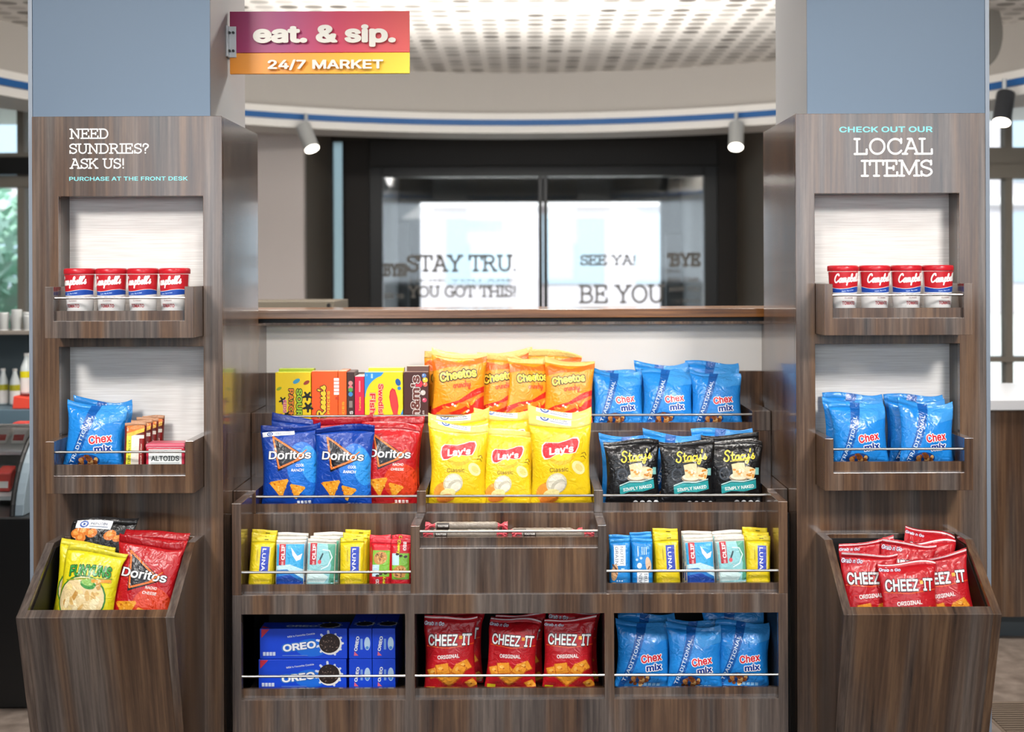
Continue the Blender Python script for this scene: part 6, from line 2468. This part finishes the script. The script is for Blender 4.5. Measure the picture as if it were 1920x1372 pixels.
# back counter shelf with bottle, red tray and glassware
YD = 5.3
rack = empty('drinks_rack', (-2.3, YD + .3, 0))
tag(rack, 'grey drinks rack above the refrigerated case', 'rack')
zr1, zr2 = ZA(763, YD), ZA(617, YD)
obj('back', box(-3.4, XA(70, YD), YD + .28, YD + .3, 0, zr2), mat('rack_dark', '#3d4a50', .5), rack)
obj('lower_board', box(-3.4, XA(70, YD), YD - .02, YD + .28, zr1 - .10, zr1 - .0005), mat('rack_teal', '#4f6470', .5), rack, .003)
obj('upper_board', box(-3.4, XA(70, YD), YD - .02, YD + .28, zr2 - .014, zr2), mat('rack_board', '#6f675f', .5), rack, .002)
obj('post', box(XA(66, YD), XA(72, YD), YD + .0, YD + .03, 0, zr2 - .015), mat('rack_board', '#6f675f', .5), rack)
tr = empty('red_tray', (XA(41, YD), YD + .06, zr1))
bm = bmesh.new()
prism([(XA(22, YD), zr1 + .001), (XA(64, YD), zr1 + .001), (XA(64, YD), zr1 + .04), (XA(24, YD), zr1 + .052)], 'Y', YD, YD + .12, bm)
obj('tray', bm, mat('tray_red', '#d8432f', .4), tr, .003)
tag(tr, 'orange red tray under the bottle on the drinks rack', 'tray')


def bottle(px, Y, z, h, r, lab, col, label):
    x = XA(px, Y)
    b = empty('drink_bottle', (x, Y, z))
    obj('body', lathe([(r * .9, 0), (r, .006), (r, h * .55), (r * .92, h * .66), (r * .45, h * .86), (r * .42, h * .92)], (x, Y, z), n=24), mat('bottle_clear', '#cdd3d2', .15), b, smooth=True)
    obj('cap', lathe([(r * .46, 0), (r * .46, h * .07)], (x, Y, z + h * .925), n=20), mat('cap_white', '#dcdad6', .4), b)
    obj('paper_label', lathe([(r * 1.01, h * .05), (r * 1.01, h * .52)], (x, Y, z), n=24, cap=False), card('#e8e0da'), b)
    obj('label_band', lathe([(r * 1.02, h * .40), (r * 1.02, h * .56)], (x, Y, z), n=24, cap=False), card(col), b)
    tag(b, label, 'bottle')


bottle(50, YD + .06, zr1 + .056, .165, .026, '', '#e0cf14', 'clear bottle with a yellow label band on the red tray')
for i, px in enumerate((27, 5)):
    bottle(px, YD + .16 + .02 * (i % 2), zr1 + .0005, .15, .021, '', '#a9a21c', 'dim bottle with an olive band, %s to the left of the yellow labelled bottle' % ('first', 'second', 'third', 'fourth')[i])
for i, px in enumerate((54, 43, 31, 19, 7)):
    x, Y = XA(px, YD + .08), YD + .08 + .05 * (i % 2)
    g = empty('drinking_glass', (x, Y, zr2 + .0005))
    obj('bowl', lathe([(.016, 0), (.018, .004), (.021, .055 + .012 * (i % 3)), (.0205, .06 + .012 * (i % 3))], (x, Y, zr2 + .0005), n=20), mat('glass_grey', '#a9aaa8', .1, .0), g, smooth=True)
    obj('foot', lathe([(.02, 0), (.02, .003)], (x, Y, zr2 + .0005), n=20), mat('glass_foot', '#c9c9c6', .1), g)
    tag(g, 'upturned glass on the drinks rack top, %s from the column' % ('nearest', 'second', 'third', 'fourth', 'fifth')[i], 'glass', 'glasses on the drinks rack')

# ================================================================ right: counter run and floor mat
YR = 5.0
cab = empty('counter_cabinet', (XA(1900, YR) + .9, YR + .35, 0))
tag(cab, 'walnut counter cabinet under the window right of the right tower', 'cabinet')
xa_ = XA(1800, YR)
zt_, zb_ = ZA(772, YR), ZA(1160, YR)
xs_ = [xa_ + .62 * i for i in range(5)]
for a0, a1 in zip(xs_, xs_[1:]):
    obj('front_panel', box(a0 + .001, a1 - .001, YR, YR + .02, zb_, zt_), WOOD, cab, .001)
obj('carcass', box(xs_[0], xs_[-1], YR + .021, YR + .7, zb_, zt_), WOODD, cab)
obj('toe_kick', box(xs_[0], xs_[-1], YR + .05, YR + .69, 0, zb_ - .001), mat('toe_kick_grey', '#3d454a', .5), cab)
o = obj('worktop', box(xa_ - .02, xs_[-1], YR - .02, YR + .72, zt_ + .0005, ZA(753, YR - .02)), mat('worktop_white', '#d3d3d6', .25), None, .003)
tag(o, 'long white worktop on the walnut cabinet at the right', 'worktop')
# ribbed floor mat
x0_, y0_ = 1.45, 3.75
fm = bmesh.new()
for i in range(26):
    bx(fm, x0_, x0_ + 1.3, y0_ + i * .02, y0_ + i * .02 + .012, .0015, .005)
bx(fm, x0_ - .01, x0_ + 1.31, y0_ - .01, y0_ + .53, .0005, .0015)
o = obj('floor_mat', fm, mat('mat_brown', '#5b4d40', .8))
tag(o, 'ribbed brown floor mat beside the right tower', 'mat')
S.camera = cam
